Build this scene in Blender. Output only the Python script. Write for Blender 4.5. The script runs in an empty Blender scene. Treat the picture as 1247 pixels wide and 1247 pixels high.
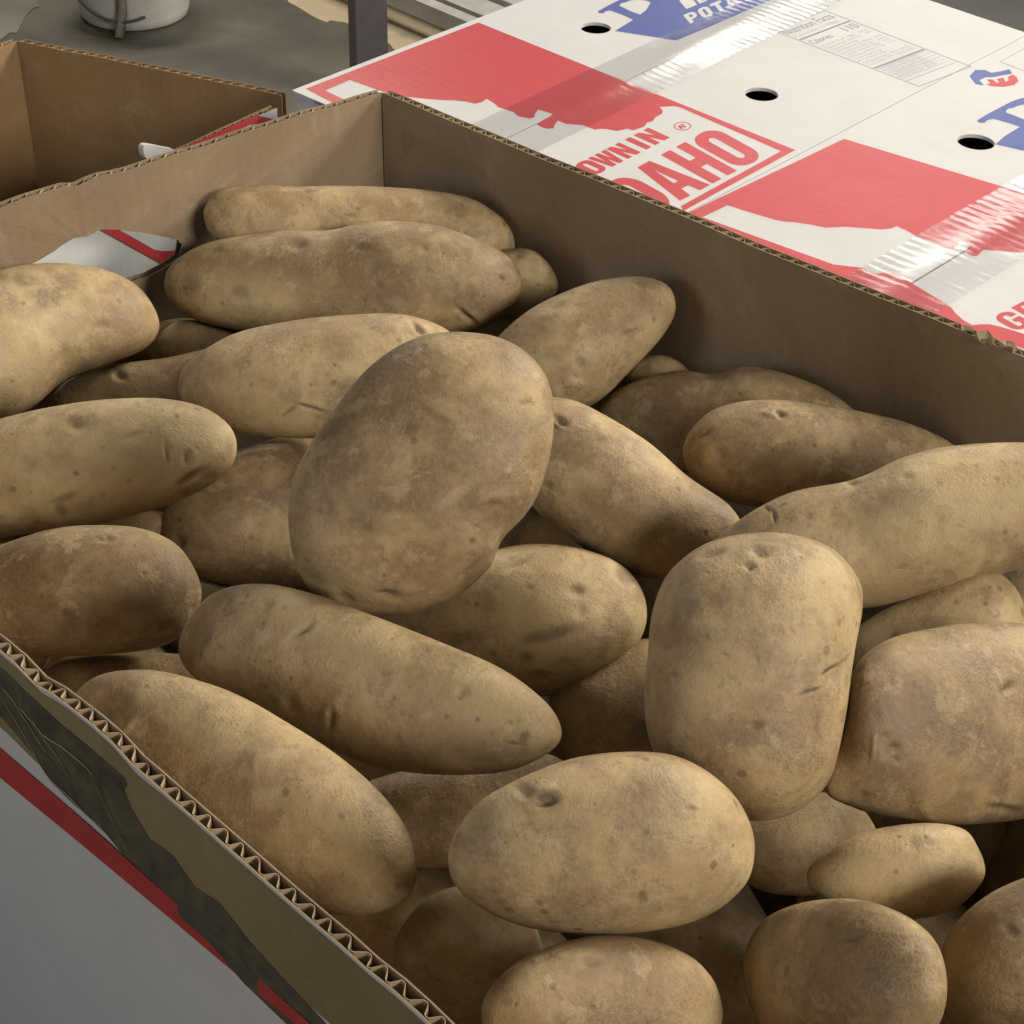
import bpy, bmesh, math, random
import numpy as np
from mathutils import Vector, Matrix
from mathutils.geometry import delaunay_2d_cdt

# ------------------------------------------------------------------ camera
C = bpy.context.scene.collection
sc = bpy.context.scene
RIM = 0.90                       # height of the open carton's rim over the floor
PITCH, ROLL, FOC = math.radians(34.2), math.radians(1.7), 2100.0
PX, PY = 623.5, 520.0
CAM = np.array([0.0, 0.0, RIM + 0.44])
Fw = np.array([0, math.cos(PITCH), -math.sin(PITCH)])
R0 = np.array([1.0, 0, 0]); U0 = np.cross(R0, Fw)
Rt = math.cos(ROLL) * R0 + math.sin(ROLL) * U0
Up = -math.sin(ROLL) * R0 + math.cos(ROLL) * U0
cd = bpy.data.cameras.new('camera'); cam = bpy.data.objects.new('camera', cd); C.objects.link(cam)
M = Matrix([[Rt[i], Up[i], -Fw[i], CAM[i]] for i in range(3)] + [[0, 0, 0, 1]])
cam.matrix_world = M
cd.sensor_width = 36.0; cd.lens = 36.0 * FOC / 1247.0
cd.shift_y = -(623.5 - PY) / 1247.0
cd.clip_start = 0.02; cd.clip_end = 100
sc.camera = cam
# ------------------------------------------------------------------ light
w = bpy.data.worlds.new('World'); sc.world = w; w.use_nodes = True
bg = w.node_tree.nodes['Background']
bg.inputs[0].default_value = (1.0, 0.93, 0.84, 1); bg.inputs[1].default_value = 0.020
def area(name, loc, target, sx, sy, power, col):
    l = bpy.data.lights.new(name, 'AREA'); l.shape = 'RECTANGLE'; l.size = sx; l.size_y = sy
    l.energy = power; l.color = col
    o = bpy.data.objects.new(name, l); C.objects.link(o); o.location = loc
    d = Vector(target) - Vector(loc); o.rotation_euler = d.to_track_quat('-Z', 'Y').to_euler()
    return o
area('ceiling_lamp', (1.95, 1.95, 2.32), (0.05, 0.7, 0.85), 1.0, 0.5, 80, (1.0, 0.93, 0.82))
area('overhead_lamp', (-0.30, -0.25, 2.75), (0.0, 0.72, 0.85), 1.1, 0.7, 3, (1.0, 0.93, 0.82))
area('left_fill', (-2.1, -0.9, 1.75), (0.0, 0.75, 0.85), 0.9, 0.9, 12, (0.92, 0.95, 1.0))  # added cool fill for the near wall's outside, no window seen
area('near_ceiling_lamp', (1.80, -0.75, 2.02), (0.0, 0.7, 0.85), 1.0, 0.5, 45, (1.0, 0.93, 0.82))
area('far_ceiling_lamp', (1.30, 5.7, 2.95), (0.75, 3.6, 0.5), 1.4, 0.30, 21, (1.0, 0.95, 0.88))
area('back_room_lamp', (-1.2, 4.2, 2.95), (-0.9, 3.4, 0.0), 1.2, 0.4, 58, (1.0, 0.94, 0.84))
vs = sc.view_settings; vs.view_transform = 'Standard'; vs.look = 'None'; vs.exposure = 0.12; vs.gamma = 1.0
sc.cycles.max_bounces = 8; sc.cycles.diffuse_bounces = 1; sc.cycles.transparent_max_bounces = 12
sc.cycles.caustics_reflective = False; sc.cycles.caustics_refractive = False

# ------------------------------------------------------------------ helpers
def ray(x, y):
    return Fw + Rt * ((x - PX) / FOC) - Up * ((y - PY) / FOC)
def at(x, y, h):                 # the point of a picture position at height h over the rim
    r = ray(x, y); return CAM + r * ((RIM + h - CAM[2]) / r[2])
def on(x, y, p0, n):             # ... on the plane through p0 with normal n
    r = ray(x, y); return CAM + r * (np.dot(p0 - CAM, n) / np.dot(r, n))
def unit(v):
    v = np.asarray(v, float); return v / np.linalg.norm(v)
def tag(o, label=None, cat=None, group=None, kind=None):
    if label: o['label'] = label
    if cat: o['category'] = cat
    if group: o['group'] = group
    if kind: o['kind'] = kind
    return o
def empty(name, loc):
    o = bpy.data.objects.new(name, None); C.objects.link(o); o.location = Vector(loc)
    o.empty_display_size = 0.05; return o
def mesh(name, V, Fc, mat, parent=None, smooth=False, origin=None):
    V = np.asarray(V, float)
    if parent is not None:
        org = np.array(root_of(parent))
    else:
        org = V.mean(0) if origin is None else np.asarray(origin, float)
    me = bpy.data.meshes.new(name); me.from_pydata((V - org).tolist(), [], [list(f) for f in Fc]); me.update()
    me.materials.append(mat)
    if smooth:
        me.polygons.foreach_set('use_smooth', [True] * len(me.polygons))
    o = bpy.data.objects.new(name, me); C.objects.link(o)
    if parent is not None: o.parent = parent
    else: o.location = Vector(org)
    return o
def root_of(o):
    p = Vector((0, 0, 0))
    while o is not None: p = p + o.location; o = o.parent
    return p
def merge(parts):
    V = []; Fc = []; n = 0
    for v, f in parts:
        V.extend([list(p) for p in v]); Fc.extend([[i + n for i in q] for q in f]); n += len(v)
    return np.array(V), Fc
def hexa(b, t):                  # bottom loop and top loop of the same length
    n = len(b); V = list(b) + list(t)
    Fc = [list(range(n))[::-1], list(range(n, 2 * n))]
    for i in range(n): j = (i + 1) % n; Fc.append([i, j, n + j, n + i])
    return V, Fc
def bar(p, q, wd, ht, up=(0, 0, 1)):
    p = np.asarray(p, float); q = np.asarray(q, float); d = unit(q - p); s = unit(np.cross(d, up)) * wd / 2; u = unit(np.cross(s, d)) * ht / 2
    return hexa([p - s - u, p + s - u, p + s + u, p - s + u], [q - s - u, q + s - u, q + s + u, q - s + u])
def tube(pts, r, n=8):
    pts = [np.asarray(p, float) for p in pts]; V = []; Fc = []
    for i, p in enumerate(pts):
        d = unit(pts[min(i + 1, len(pts) - 1)] - pts[max(i - 1, 0)])
        a = unit(np.cross(d, (0.3, 0.2, 0.9))); b = np.cross(d, a)
        rr = r if np.isscalar(r) else r[i]
        for k in range(n):
            t = 2 * math.pi * k / n; V.append(p + rr * (a * math.cos(t) + b * math.sin(t)))
    for i in range(len(pts) - 1):
        for k in range(n):
            Fc.append([i * n + k, i * n + (k + 1) % n, (i + 1) * n + (k + 1) % n, (i + 1) * n + k])
    Fc.append(list(range(n))[::-1]); Fc.append([(len(pts) - 1) * n + k for k in range(n)])
    return V, Fc
def inside(pt, loops):
    c = False
    for L in loops:
        n = len(L)
        for i in range(n):
            (x1, y1), (x2, y2) = L[i], L[(i + 1) % n]
            if (y1 > pt[1]) != (y2 > pt[1]) and pt[0] < (x2 - x1) * (pt[1] - y1) / (y2 - y1) + x1: c = not c
    return c
def fill(loops):                 # even-odd triangulation of flat loops
    V = []; E = []
    for L in loops:
        n0 = len(V)
        V += [Vector((p[0], p[1])) for p in L]
        E += [(n0 + i, n0 + (i + 1) % len(L)) for i in range(len(L))]
    r = delaunay_2d_cdt(V, E, [], 0, 1e-7)
    P = [(v.x, v.y) for v in r[0]]; T = []
    for f in r[2]:
        f = list(f); cx = sum(P[i][0] for i in f) / len(f); cy = sum(P[i][1] for i in f) / len(f)
        if inside((cx, cy), loops): T.append(f)
    return P, T
def curve(P, n=6, closed=True):
    P = np.asarray(P, float); N = len(P); o = []
    for i in range(N if closed else N - 1):
        if closed: a, b, c, d = P[i - 1], P[i], P[(i + 1) % N], P[(i + 2) % N]
        else: a, b, c, d = P[max(i - 1, 0)], P[i], P[i + 1], P[min(i + 2, N - 1)]
        for t in np.arange(n) / n:
            o.append(.5 * (2 * b + (-a + c) * t + (2 * a - 5 * b + 4 * c - d) * t * t + (-a + 3 * b - 3 * c + d) * t ** 3))
    if not closed: o.append(P[-1])
    return np.array(o)

# ------------------------------------------------------------------ materials
class NT:
    def __init__(s, name):
        s.m = bpy.data.materials.new(name); s.m.use_nodes = True; s.t = s.m.node_tree
        s.b = s.t.nodes['Principled BSDF']; s.out = s.t.nodes['Material Output']
        s.co = s.t.nodes.new('ShaderNodeTexCoord')
    def n(s, typ, ins=None, **kw):
        x = s.t.nodes.new(typ)
        for k, v in kw.items(): setattr(x, k, v)
        for k, v in (ins or {}).items():
            if hasattr(v, 'is_output'): s.t.links.new(v, x.inputs[k])
            else: x.inputs[k].default_value = v
        return x
    def link(s, a, b): s.t.links.new(a, b)
    def noise(s, scale, detail=3, rough=.55, dist=0, vec=None):
        return s.n('ShaderNodeTexNoise', {'Vector': vec or s.co.outputs['Object'], 'Scale': scale, 'Detail': detail, 'Roughness': rough, 'Distortion': dist})
    def ramp(s, fac, a, b, ca=(0, 0, 0, 1), cb=(1, 1, 1, 1)):
        r = s.n('ShaderNodeValToRGB', {'Fac': fac}); e = r.color_ramp.elements
        e[0].position = a; e[1].position = b; e[0].color = ca; e[1].color = cb; return r.outputs[0]
    def mix(s, fac, a, b, blend='MIX'):
        m = s.n('ShaderNodeMix', data_type='RGBA', blend_type=blend)
        for i, v in ((0, fac), (6, a), (7, b)):
            if hasattr(v, 'is_output'): s.link(v, m.inputs[i])
            else: m.inputs[i].default_value = v
        return m.outputs[2]
    def math(s, op, a, b=0.0, clamp=False):
        m = s.n('ShaderNodeMath', operation=op, use_clamp=clamp)
        for i, v in ((0, a), (1, b)):
            if hasattr(v, 'is_output'): s.link(v, m.inputs[i])
            else: m.inputs[i].default_value = v
        return m.outputs[0]
    def bump(s, h, dist, strength=1.0, normal=None):
        b = s.n('ShaderNodeBump', {'Height': h, 'Distance': dist, 'Strength': strength})
        if normal is not None: s.link(normal, b.inputs['Normal'])
        return b.outputs[0]
    def base(s, col, rough, normal=None, spec=None):
        for k, v in (('Base Color', col), ('Roughness', rough), ('Normal', normal), ('Specular IOR Level', spec)):
            if v is None: continue
            if hasattr(v, 'is_output'): s.link(v, s.b.inputs[k])
            else: s.b.inputs[k].default_value = v
        return s.m
def rgb(r, g, b): return (r, g, b, 1)

AX = unit((0.733, -0.680, 0)); BX = unit((0.680, 0.733, 0)); ZX = np.array([0, 0, 1.0])
def flutes(t, axis, pitch):      # gentle washboard of the flutes under the liner
    d = t.n('ShaderNodeVectorMath', {0: t.co.outputs['Object'], 1: tuple(axis)}, operation='DOT_PRODUCT')
    return t.math('SINE', t.math('MULTIPLY', d.outputs['Value'], 2 * math.pi / pitch))

def make_potato_mat():
    t = NT('potato_skin'); ob = t.co.outputs['Object']
    tone = t.n('ShaderNodeAttribute', attribute_type='OBJECT', attribute_name='tone').outputs['Fac']
    seed = t.n('ShaderNodeAttribute', attribute_type='OBJECT', attribute_name='seed').outputs['Fac']
    off = t.n('ShaderNodeCombineXYZ', {0: seed, 1: seed, 2: seed}).outputs[0]
    vec = t.n('ShaderNodeVectorMath', {0: ob, 1: off}, operation='ADD').outputs[0]
    stain = t.n('ShaderNodeAttribute', attribute_name='stain').outputs['Fac']
    pale = t.n('ShaderNodeAttribute', attribute_name='pale').outputs['Fac']
    big = t.noise(17, 3, .55, .3, vec).outputs[0]
    mid = t.noise(55, 5, .62, .4, vec).outputs[0]
    fine = t.noise(420, 3, .6, 0, vec).outputs[0]
    fleck = t.noise(150, 5, .75, .2, vec).outputs[0]
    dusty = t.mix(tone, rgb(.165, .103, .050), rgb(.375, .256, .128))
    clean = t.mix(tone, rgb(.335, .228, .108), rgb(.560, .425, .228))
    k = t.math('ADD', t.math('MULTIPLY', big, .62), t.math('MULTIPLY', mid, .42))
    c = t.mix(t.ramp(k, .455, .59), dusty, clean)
    c = t.mix(t.math('MULTIPLY', t.ramp(t.noise(30, 7, .72, .25, vec).outputs[0], .49, .64), .70), c, rgb(.170, .115, .066))
    c = t.mix(t.math('MULTIPLY', t.ramp(fleck, .575, .645), .50), c, rgb(.150, .098, .052))
    c = t.mix(t.math('MULTIPLY', t.ramp(fine, .35, .7), .26), c, t.mix(.5, c, rgb(.62, .50, .30)))
    scuff = t.noise(64, 8, .74, .15, vec).outputs[0]
    c = t.mix(t.math('MULTIPLY', t.ramp(scuff, .560, .605), .48), c, t.mix(.6, c, rgb(.58, .46, .28)))
    net = t.n('ShaderNodeTexVoronoi', {'Vector': t.n('ShaderNodeVectorMath', {0: vec, 1: t.n('ShaderNodeVectorMath', {0: t.noise(120, 3, .6, 0, vec).outputs[1], 1: (.006, .006, .006)}, operation='MULTIPLY').outputs[0]}, operation='ADD').outputs[0], 'Scale': 380}, feature='DISTANCE_TO_EDGE').outputs['Distance']
    netm = t.math('MULTIPLY', t.ramp(net, .02, .16, rgb(1, 1, 1), rgb(0, 0, 0)), t.ramp(t.noise(23, 4, .6, 0, vec).outputs[0], .46, .62))
    c = t.mix(t.math('MULTIPLY', netm, .13), c, rgb(.62, .49, .29))
    vo = t.n('ShaderNodeTexVoronoi', {'Vector': vec, 'Scale': 92, 'Randomness': 1.0})
    pick = t.n('ShaderNodeSeparateColor', {0: vo.outputs['Color']})
    size = t.math('MULTIPLY', pick.outputs[1], .16)
    dot = t.math('MULTIPLY', t.math('LESS_THAN', pick.outputs[0], .42), t.ramp(t.math('DIVIDE', vo.outputs['Distance'], t.math('ADD', size, .055)), .55, 1.1, rgb(1, 1, 1), rgb(0, 0, 0)))
    c = t.mix(t.math('MULTIPLY', dot, .6), c, rgb(.155, .098, .045))
    c = t.mix(pale, c, rgb(.56, .44, .23))
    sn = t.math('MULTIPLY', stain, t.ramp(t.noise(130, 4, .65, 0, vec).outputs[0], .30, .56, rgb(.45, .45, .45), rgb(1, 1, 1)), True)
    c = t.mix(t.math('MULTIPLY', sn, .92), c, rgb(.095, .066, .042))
    h = t.math('ADD', t.math('MULTIPLY', fleck, .6), t.math('MULTIPLY', fine, .35))
    h = t.math('ADD', h, t.math('MULTIPLY', netm, .12)); h = t.math('ADD', h, t.math('MULTIPLY', t.ramp(scuff, .5, .66), .25))
    h = t.math('SUBTRACT', h, t.math('MULTIPLY', dot, .35))
    nb = t.bump(h, .0010, .50)
    nb = t.bump(t.noise(900, 2, .6, 0, vec).outputs[0], .00025, .5, nb)
    nb = t.bump(big, .010, .25, nb)
    return t.base(c, t.ramp(mid, .3, .7, rgb(.47, .47, .47), rgb(.70, .70, .70)), nb, .38)
def make_kraft(name, light, dark, pitch=.0075, dirt=.5):
    t = NT(name); ob = t.co.outputs['Object']
    st = t.n('ShaderNodeMapping', {'Vector': ob, 'Scale': (1, 1, 5)}).outputs[0]
    a = t.noise(9, 4, .6, .4).outputs[0]; f = t.noise(260, 3, .7, 0, st).outputs[0]
    c = t.mix(t.ramp(a, .35, .7), dark, light)
    c = t.mix(t.math('MULTIPLY', t.ramp(f, .3, .75), .28), c, t.mix(.5, c, rgb(.55, .42, .27)))
    sc_ = t.noise(38, 7, .75, .8).outputs[0]
    c = t.mix(t.math('MULTIPLY', t.ramp(sc_, .58, .72), dirt * .8), c, t.mix(.5, c, rgb(.12, .08, .045)))
    c = t.mix(t.math('MULTIPLY', t.ramp(t.noise(14, 5, .7, 1.5).outputs[0], .55, .7), dirt * .5), c, t.mix(.6, c, rgb(.50, .42, .31)))
    fl = flutes(t, (.74, -.67, 0), pitch); fl2 = flutes(t, (.67, .74, 0), pitch)
    n = t.bump(t.math('ADD', fl, fl2), .00005, .4)
    n = t.bump(a, .004, .35, n); n = t.bump(f, .0004, .4, n)
    return t.base(c, .82, n, .2)
def make_plain(name, col, rough, var=.12, scale=40, spec=.4, flute=None, dirt=None, bumpd=.0003):
    t = NT(name)
    a = t.noise(scale, 5, .6, .3).outputs[0]
    c = t.mix(t.ramp(a, .3, .7), tuple(x * (1 - var) for x in col[:3]) + (1,), tuple(min(1, x * (1 + var)) for x in col[:3]) + (1,))
    if dirt:
        d = t.noise(dirt[1], 6, .7, .7).outputs[0]
        c = t.mix(t.math('MULTIPLY', t.ramp(d, .5, .75), dirt[2]), c, dirt[0])
    n = t.bump(a, bumpd, .5)
    if flute is not None:
        lo = t.noise(6, 2, .5).outputs[0]
        n = t.bump(lo, .012, .35, n)
        n = t.bump(flutes(t, flute, .0078), .00022, .06, n)
    return t.base(c, rough, n, spec)
MAT = {}
MAT['skin'] = make_potato_mat()
MAT['kraft'] = make_kraft('kraft_liner', rgb(.305, .225, .145), rgb(.24, .175, .11), .0075, .9)
MAT['kraft_dark'] = make_kraft('old_kraft_liner', rgb(.32, .205, .098), rgb(.25, .155, .072), .0075, .8)
MAT['kraft_edge'] = make_kraft('kraft_cut_edge', rgb(.50, .40, .26), rgb(.36, .27, .165), .0075, .3)
MAT['flute'] = make_kraft('flute_paper', rgb(.47, .37, .24), rgb(.34, .25, .15), .5, .2)
MAT['white'] = make_plain('white_printed_liner', rgb(.60, .60, .592), .48, .035, 22, .4, BX, (rgb(.5, .45, .38), 12, .12))
MAT['white_side'] = make_plain('white_side_liner', rgb(.70, .70, .71), .55, .05, 30, .4, None, (rgb(.42, .40, .38), 25, .35))
MAT['red'] = make_plain('red_ink', rgb(.52, .055, .064), .40, .05, 60, .5, BX)
MAT['blue'] = make_plain('blue_ink', rgb(.075, .105, .330), .40, .06, 60, .5, BX)
MAT['grey_ink'] = make_plain('grey_ink', rgb(.24, .24, .31), .5, .05, 60, .4, BX)
MAT['pale_ink'] = make_plain('pale_ink', rgb(.40, .40, .45), .5, .05, 60, .4, BX)
MAT['hole'] = make_plain('hole_shade', rgb(.12, .11, .10), .9, .1, 60, .1)  # near-black tone standing in for shade behind the vent holes
MAT['concrete'] = make_plain('tan_concrete', rgb(.52, .42, .28), .7, .10, 5, .3, None, (rgb(.25, .20, .13), 9, .5))
MAT['dark_floor'] = make_plain('dark_damp_concrete', rgb(.115, .107, .084), .5, .35, 3, .4, None, (rgb(.19, .175, .135), 2.2, .8))
MAT['steel'] = make_plain('painted_steel', rgb(.105, .095, .100), .5, .12, 30, .5)
MAT['steel_pale'] = make_plain('galvanised_steel', rgb(.50, .48, .45), .4, .15, 20, .5)
MAT['bucket'] = make_plain('dirty_white_plastic', rgb(.82, .80, .75), .45, .04, 20, .5, None, (rgb(.40, .36, .29), 14, .3))
MAT['wire'] = make_plain('wire', rgb(.12, .11, .10), .5, .1, 60, .5)
MAT['table'] = make_plain('table_board', rgb(.30, .28, .26), .6, .1, 30, .4)
def make_tape():
    t = NT('clear_tape'); m = t.m
    tr = t.n('ShaderNodeBsdfTransparent', {'Color': rgb(.94, .94, .945)})
    n = t.bump(t.noise(26, 3, .5).outputs[0], .002, .25)
    n = t.bump(t.math('MULTIPLY', flutes(t, BX, .0078), t.ramp(t.noise(24, 4, .6, .5).outputs[0], .40, .66)), .00022, .32, n)
    gl = t.n('ShaderNodeBsdfGlossy', {'Color': rgb(.95, .95, .95), 'Roughness': .17}); t.link(n, gl.inputs['Normal'])
    lw = t.n('ShaderNodeLayerWeight', {'Blend': .5})
    fr = t.math('ADD', t.math('MULTIPLY', t.math('POWER', lw.outputs['Facing'], 3.0), .42), .03)
    mx = t.n('ShaderNodeMixShader', {0: fr, 1: tr.outputs[0], 2: gl.outputs[0]})
    t.link(mx.outputs[0], t.out.inputs['Surface']); t.t.nodes.remove(t.b); return m
MAT['tape'] = make_tape()
def make_photo_print():
    t = NT('dark_picture_print')
    a = t.noise(38, 6, .7, 1.4).outputs[0]; b = t.noise(150, 4, .7, .5).outputs[0]
    c = t.mix(t.ramp(a, .35, .68), rgb(.022, .022, .014), rgb(.125, .108, .058))
    c = t.mix(t.math('MULTIPLY', t.ramp(b, .45, .65), .45), c, rgb(.06, .055, .035))
    return t.base(c, .5, None, .4)
MAT['photo'] = make_photo_print()
# ------------------------------------------------------------------ floor and room
def sheet_on_floor(name, px, z, mat, kind='structure'):
    P = [at(x, y, z - RIM) for x, y in px]
    loops = [[(p[0], p[1]) for p in P]]; Q, T = fill(loops)
    return tag(mesh(name, [(q[0], q[1], z) for q in Q], T, mat), kind=kind)
fl = mesh('floor', [(-14, -4, 0), (14, -4, 0), (14, 22, 0), (-14, 22, 0)], [[0, 1, 2, 3]], MAT['concrete']); tag(fl, kind='structure')
random.seed(5)
def rough(P, n, amp):
    o = []
    for i in range(len(P) - 1):
        a = np.array(P[i], float); b = np.array(P[i + 1], float)
        for k in range(n):
            t = k / n; o.append(tuple(a + (b - a) * t + np.random.default_rng(i * 97 + k).normal(0, amp, 2) * (k > 0)))
    o.append(tuple(P[-1])); return o
edge = rough([(330, -30), (352, 3), (375, 16), (398, 27), (412, 26), (432, 30), (446, 42), (470, 50), (486, 64), (520, 66), (560, 90), (700, 170)], 3, 1.2)
sheet_on_floor('dark_floor', edge + [(900, 700), (-900, 700), (-900, -40), (-60, -60)], .004, MAT['dark_floor'])
sheet_on_floor('light_floor_patch', rough([(-40, -10), (10, -14), (42, -8), (48, 8), (30, 22), (20, 40), (-10, 50), (-60, 56), (-40, -10)], 3, 2.0), .0055, MAT['dark_floor_light'] if 'dark_floor_light' in MAT else make_plain('scuffed_concrete', rgb(.20, .19, .155), .6, .25, 4, .3))
sheet_on_floor('grey_floor', [(1000, -60), (1500, -60), (1500, 120), (1000, 60)], .012, make_plain('grey_concrete', rgb(.16, .155, .145), .55, .15, 3, .4))
# rack post
p0 = at(450, 118, -RIM); post = empty('rack_post', (p0[0], p0[1], 0.004)); tag(post, 'dark square steel post standing on the floor behind the white cartons', 'post')
pr = unit((1, 0.35, 0)); pq = np.cross(ZX, pr)
def rect(c, a, b, ha, hb): return [c - a * ha - b * hb, c + a * ha - b * hb, c + a * ha + b * hb, c - a * ha + b * hb]
b0 = np.array([p0[0], p0[1], .014])
hw = .030
mesh('post_tube', *merge([hexa(rect(b0, pr, pq, hw, hw), rect(b0 + ZX * 2.2, pr, pq, hw, hw))]), MAT['steel'], post)
mesh('foot_plate', *merge([hexa(rect(b0 - ZX * .010, pr, pq, .06, .06), rect(b0 - ZX * .0002, pr, pq, .06, .06))]), MAT['steel'], post)
# low metal shelf at the top edge
def P3(x, y, z): return at(x, y, z - RIM)
r0 = P3(484, -4, .06); r1 = P3(560, 28, .06); off = unit((r1 - r0)); sd = np.cross(ZX, off)
if sd[1] < 0: sd = -sd
sh = empty('metal_rack', (r0[0], r0[1], 0.004)); tag(sh, 'low grey metal rack on the floor beyond the dark post', 'rack')
r0 = r0 - off * .5; r1 = r1 + off * 1.2
mesh('front_rail', *bar(r0, r1, .03, .035), MAT['steel_pale'], sh)
mesh('back_rail', *bar(r0 + sd * .42, r1 + sd * .42, .03, .035), MAT['steel_pale'], sh)
for k in range(4):
    s = sd * (.075 + .09 * k)
    mesh('slat', *bar(r0 + s + ZX * .006, r1 + s + ZX * .006, .066, .012), MAT['steel_pale'], sh)
for q in (r0, r1, r0 + sd * .42, r1 + sd * .42):
    q = np.array(q); mesh('leg', *bar((q[0], q[1], .005), (q[0], q[1], .042), .03, .03, (1, 0, 0)), MAT['steel_pale'], sh)
# bucket
bp = at(165, 18, -RIM); bk = empty('bucket', (bp[0], bp[1], .004)); tag(bk, 'dirty white plastic bucket with a wire handle on the dark floor', 'bucket')
rad = 66 / FOC * np.dot(bp - CAM, Fw)
def lathe(prof, c, n=48):
    V = []; Fc = []
    for r, z in prof:
        for k in range(n): a = 2 * math.pi * k / n; V.append((c[0] + r * math.cos(a), c[1] + r * math.sin(a), c[2] + z))
    for i in range(len(prof) - 1):
        for k in range(n): Fc.append([i * n + k, i * n + (k + 1) % n, (i + 1) * n + (k + 1) % n, (i + 1) * n + k])
    Fc.append(list(range(n))[::-1]); return V, Fc
bc = np.array([bp[0], bp[1], .005])
mesh('bucket_body', *lathe([(rad * .93, 0), (rad * .97, .004), (rad, .02), (rad * 1.10, .22), (rad * 1.16, .222), (rad * 1.16, .235), (rad * 1.10, .237), (rad * 1.07, .23), (rad * .95, .02), (.001, .015)], bc), MAT['bucket'], bk, True)
hp = [bc + np.array([rad * 1.17 * math.cos(a), -rad * 1.17 * abs(math.sin(a)) * .98 - .004, .20 - .17 * abs(math.sin(a)) ** .8]) for a in np.linspace(math.pi * 1.0, math.pi * 1.62, 14)]
mesh('wire_handle', *tube(hp, .0035, 6), MAT['wire'], bk, True)
st_ = [bc + np.array([-.004 + .012 * k / 5 + .003 * math.sin(k), -rad * (1.02 + .035 * (5 - k) / 5 if k > 0 else 1.22) - .004, max(.0, .2 - (5 - k) * .04)]) for k in range(6)]
mesh('grey_cord', *tube(st_, .011, 8), make_plain('grey_cord', rgb(.30, .28, .25), .7, .3, 50), bk, True)
# table
hgt = RIM - .292
tb = empty('table', (0.0, .75, 0.004)); tag(tb, 'plain board table under the cartons', 'table')
tq = [(-1.2, -.1), (1.3, -.1), (1.3, 1.5), (-1.2, 1.5)]
tq = [tuple(np.array([0.05, .72, 0]) + AX * u + BX * v)[:2] for u, v in ((-.98, -.58), (.75, -.58), (.75, .42), (-.98, .42))]
mesh('table_top', *hexa([(x, y, hgt - .03) for x, y in tq], [(x, y, hgt - .0005) for x, y in tq]), MAT['table'], tb)
for u, v in ((-.93, -.53), (.70, -.53), (.70, .37), (-.93, .37)):
    q = np.array([.05, .72, 0]) + AX * u + BX * v
    mesh('leg', *bar((q[0], q[1], .004), (q[0], q[1], hgt - .03), .05, .05, (1, 0, 0)), MAT['steel'], tb)

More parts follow.
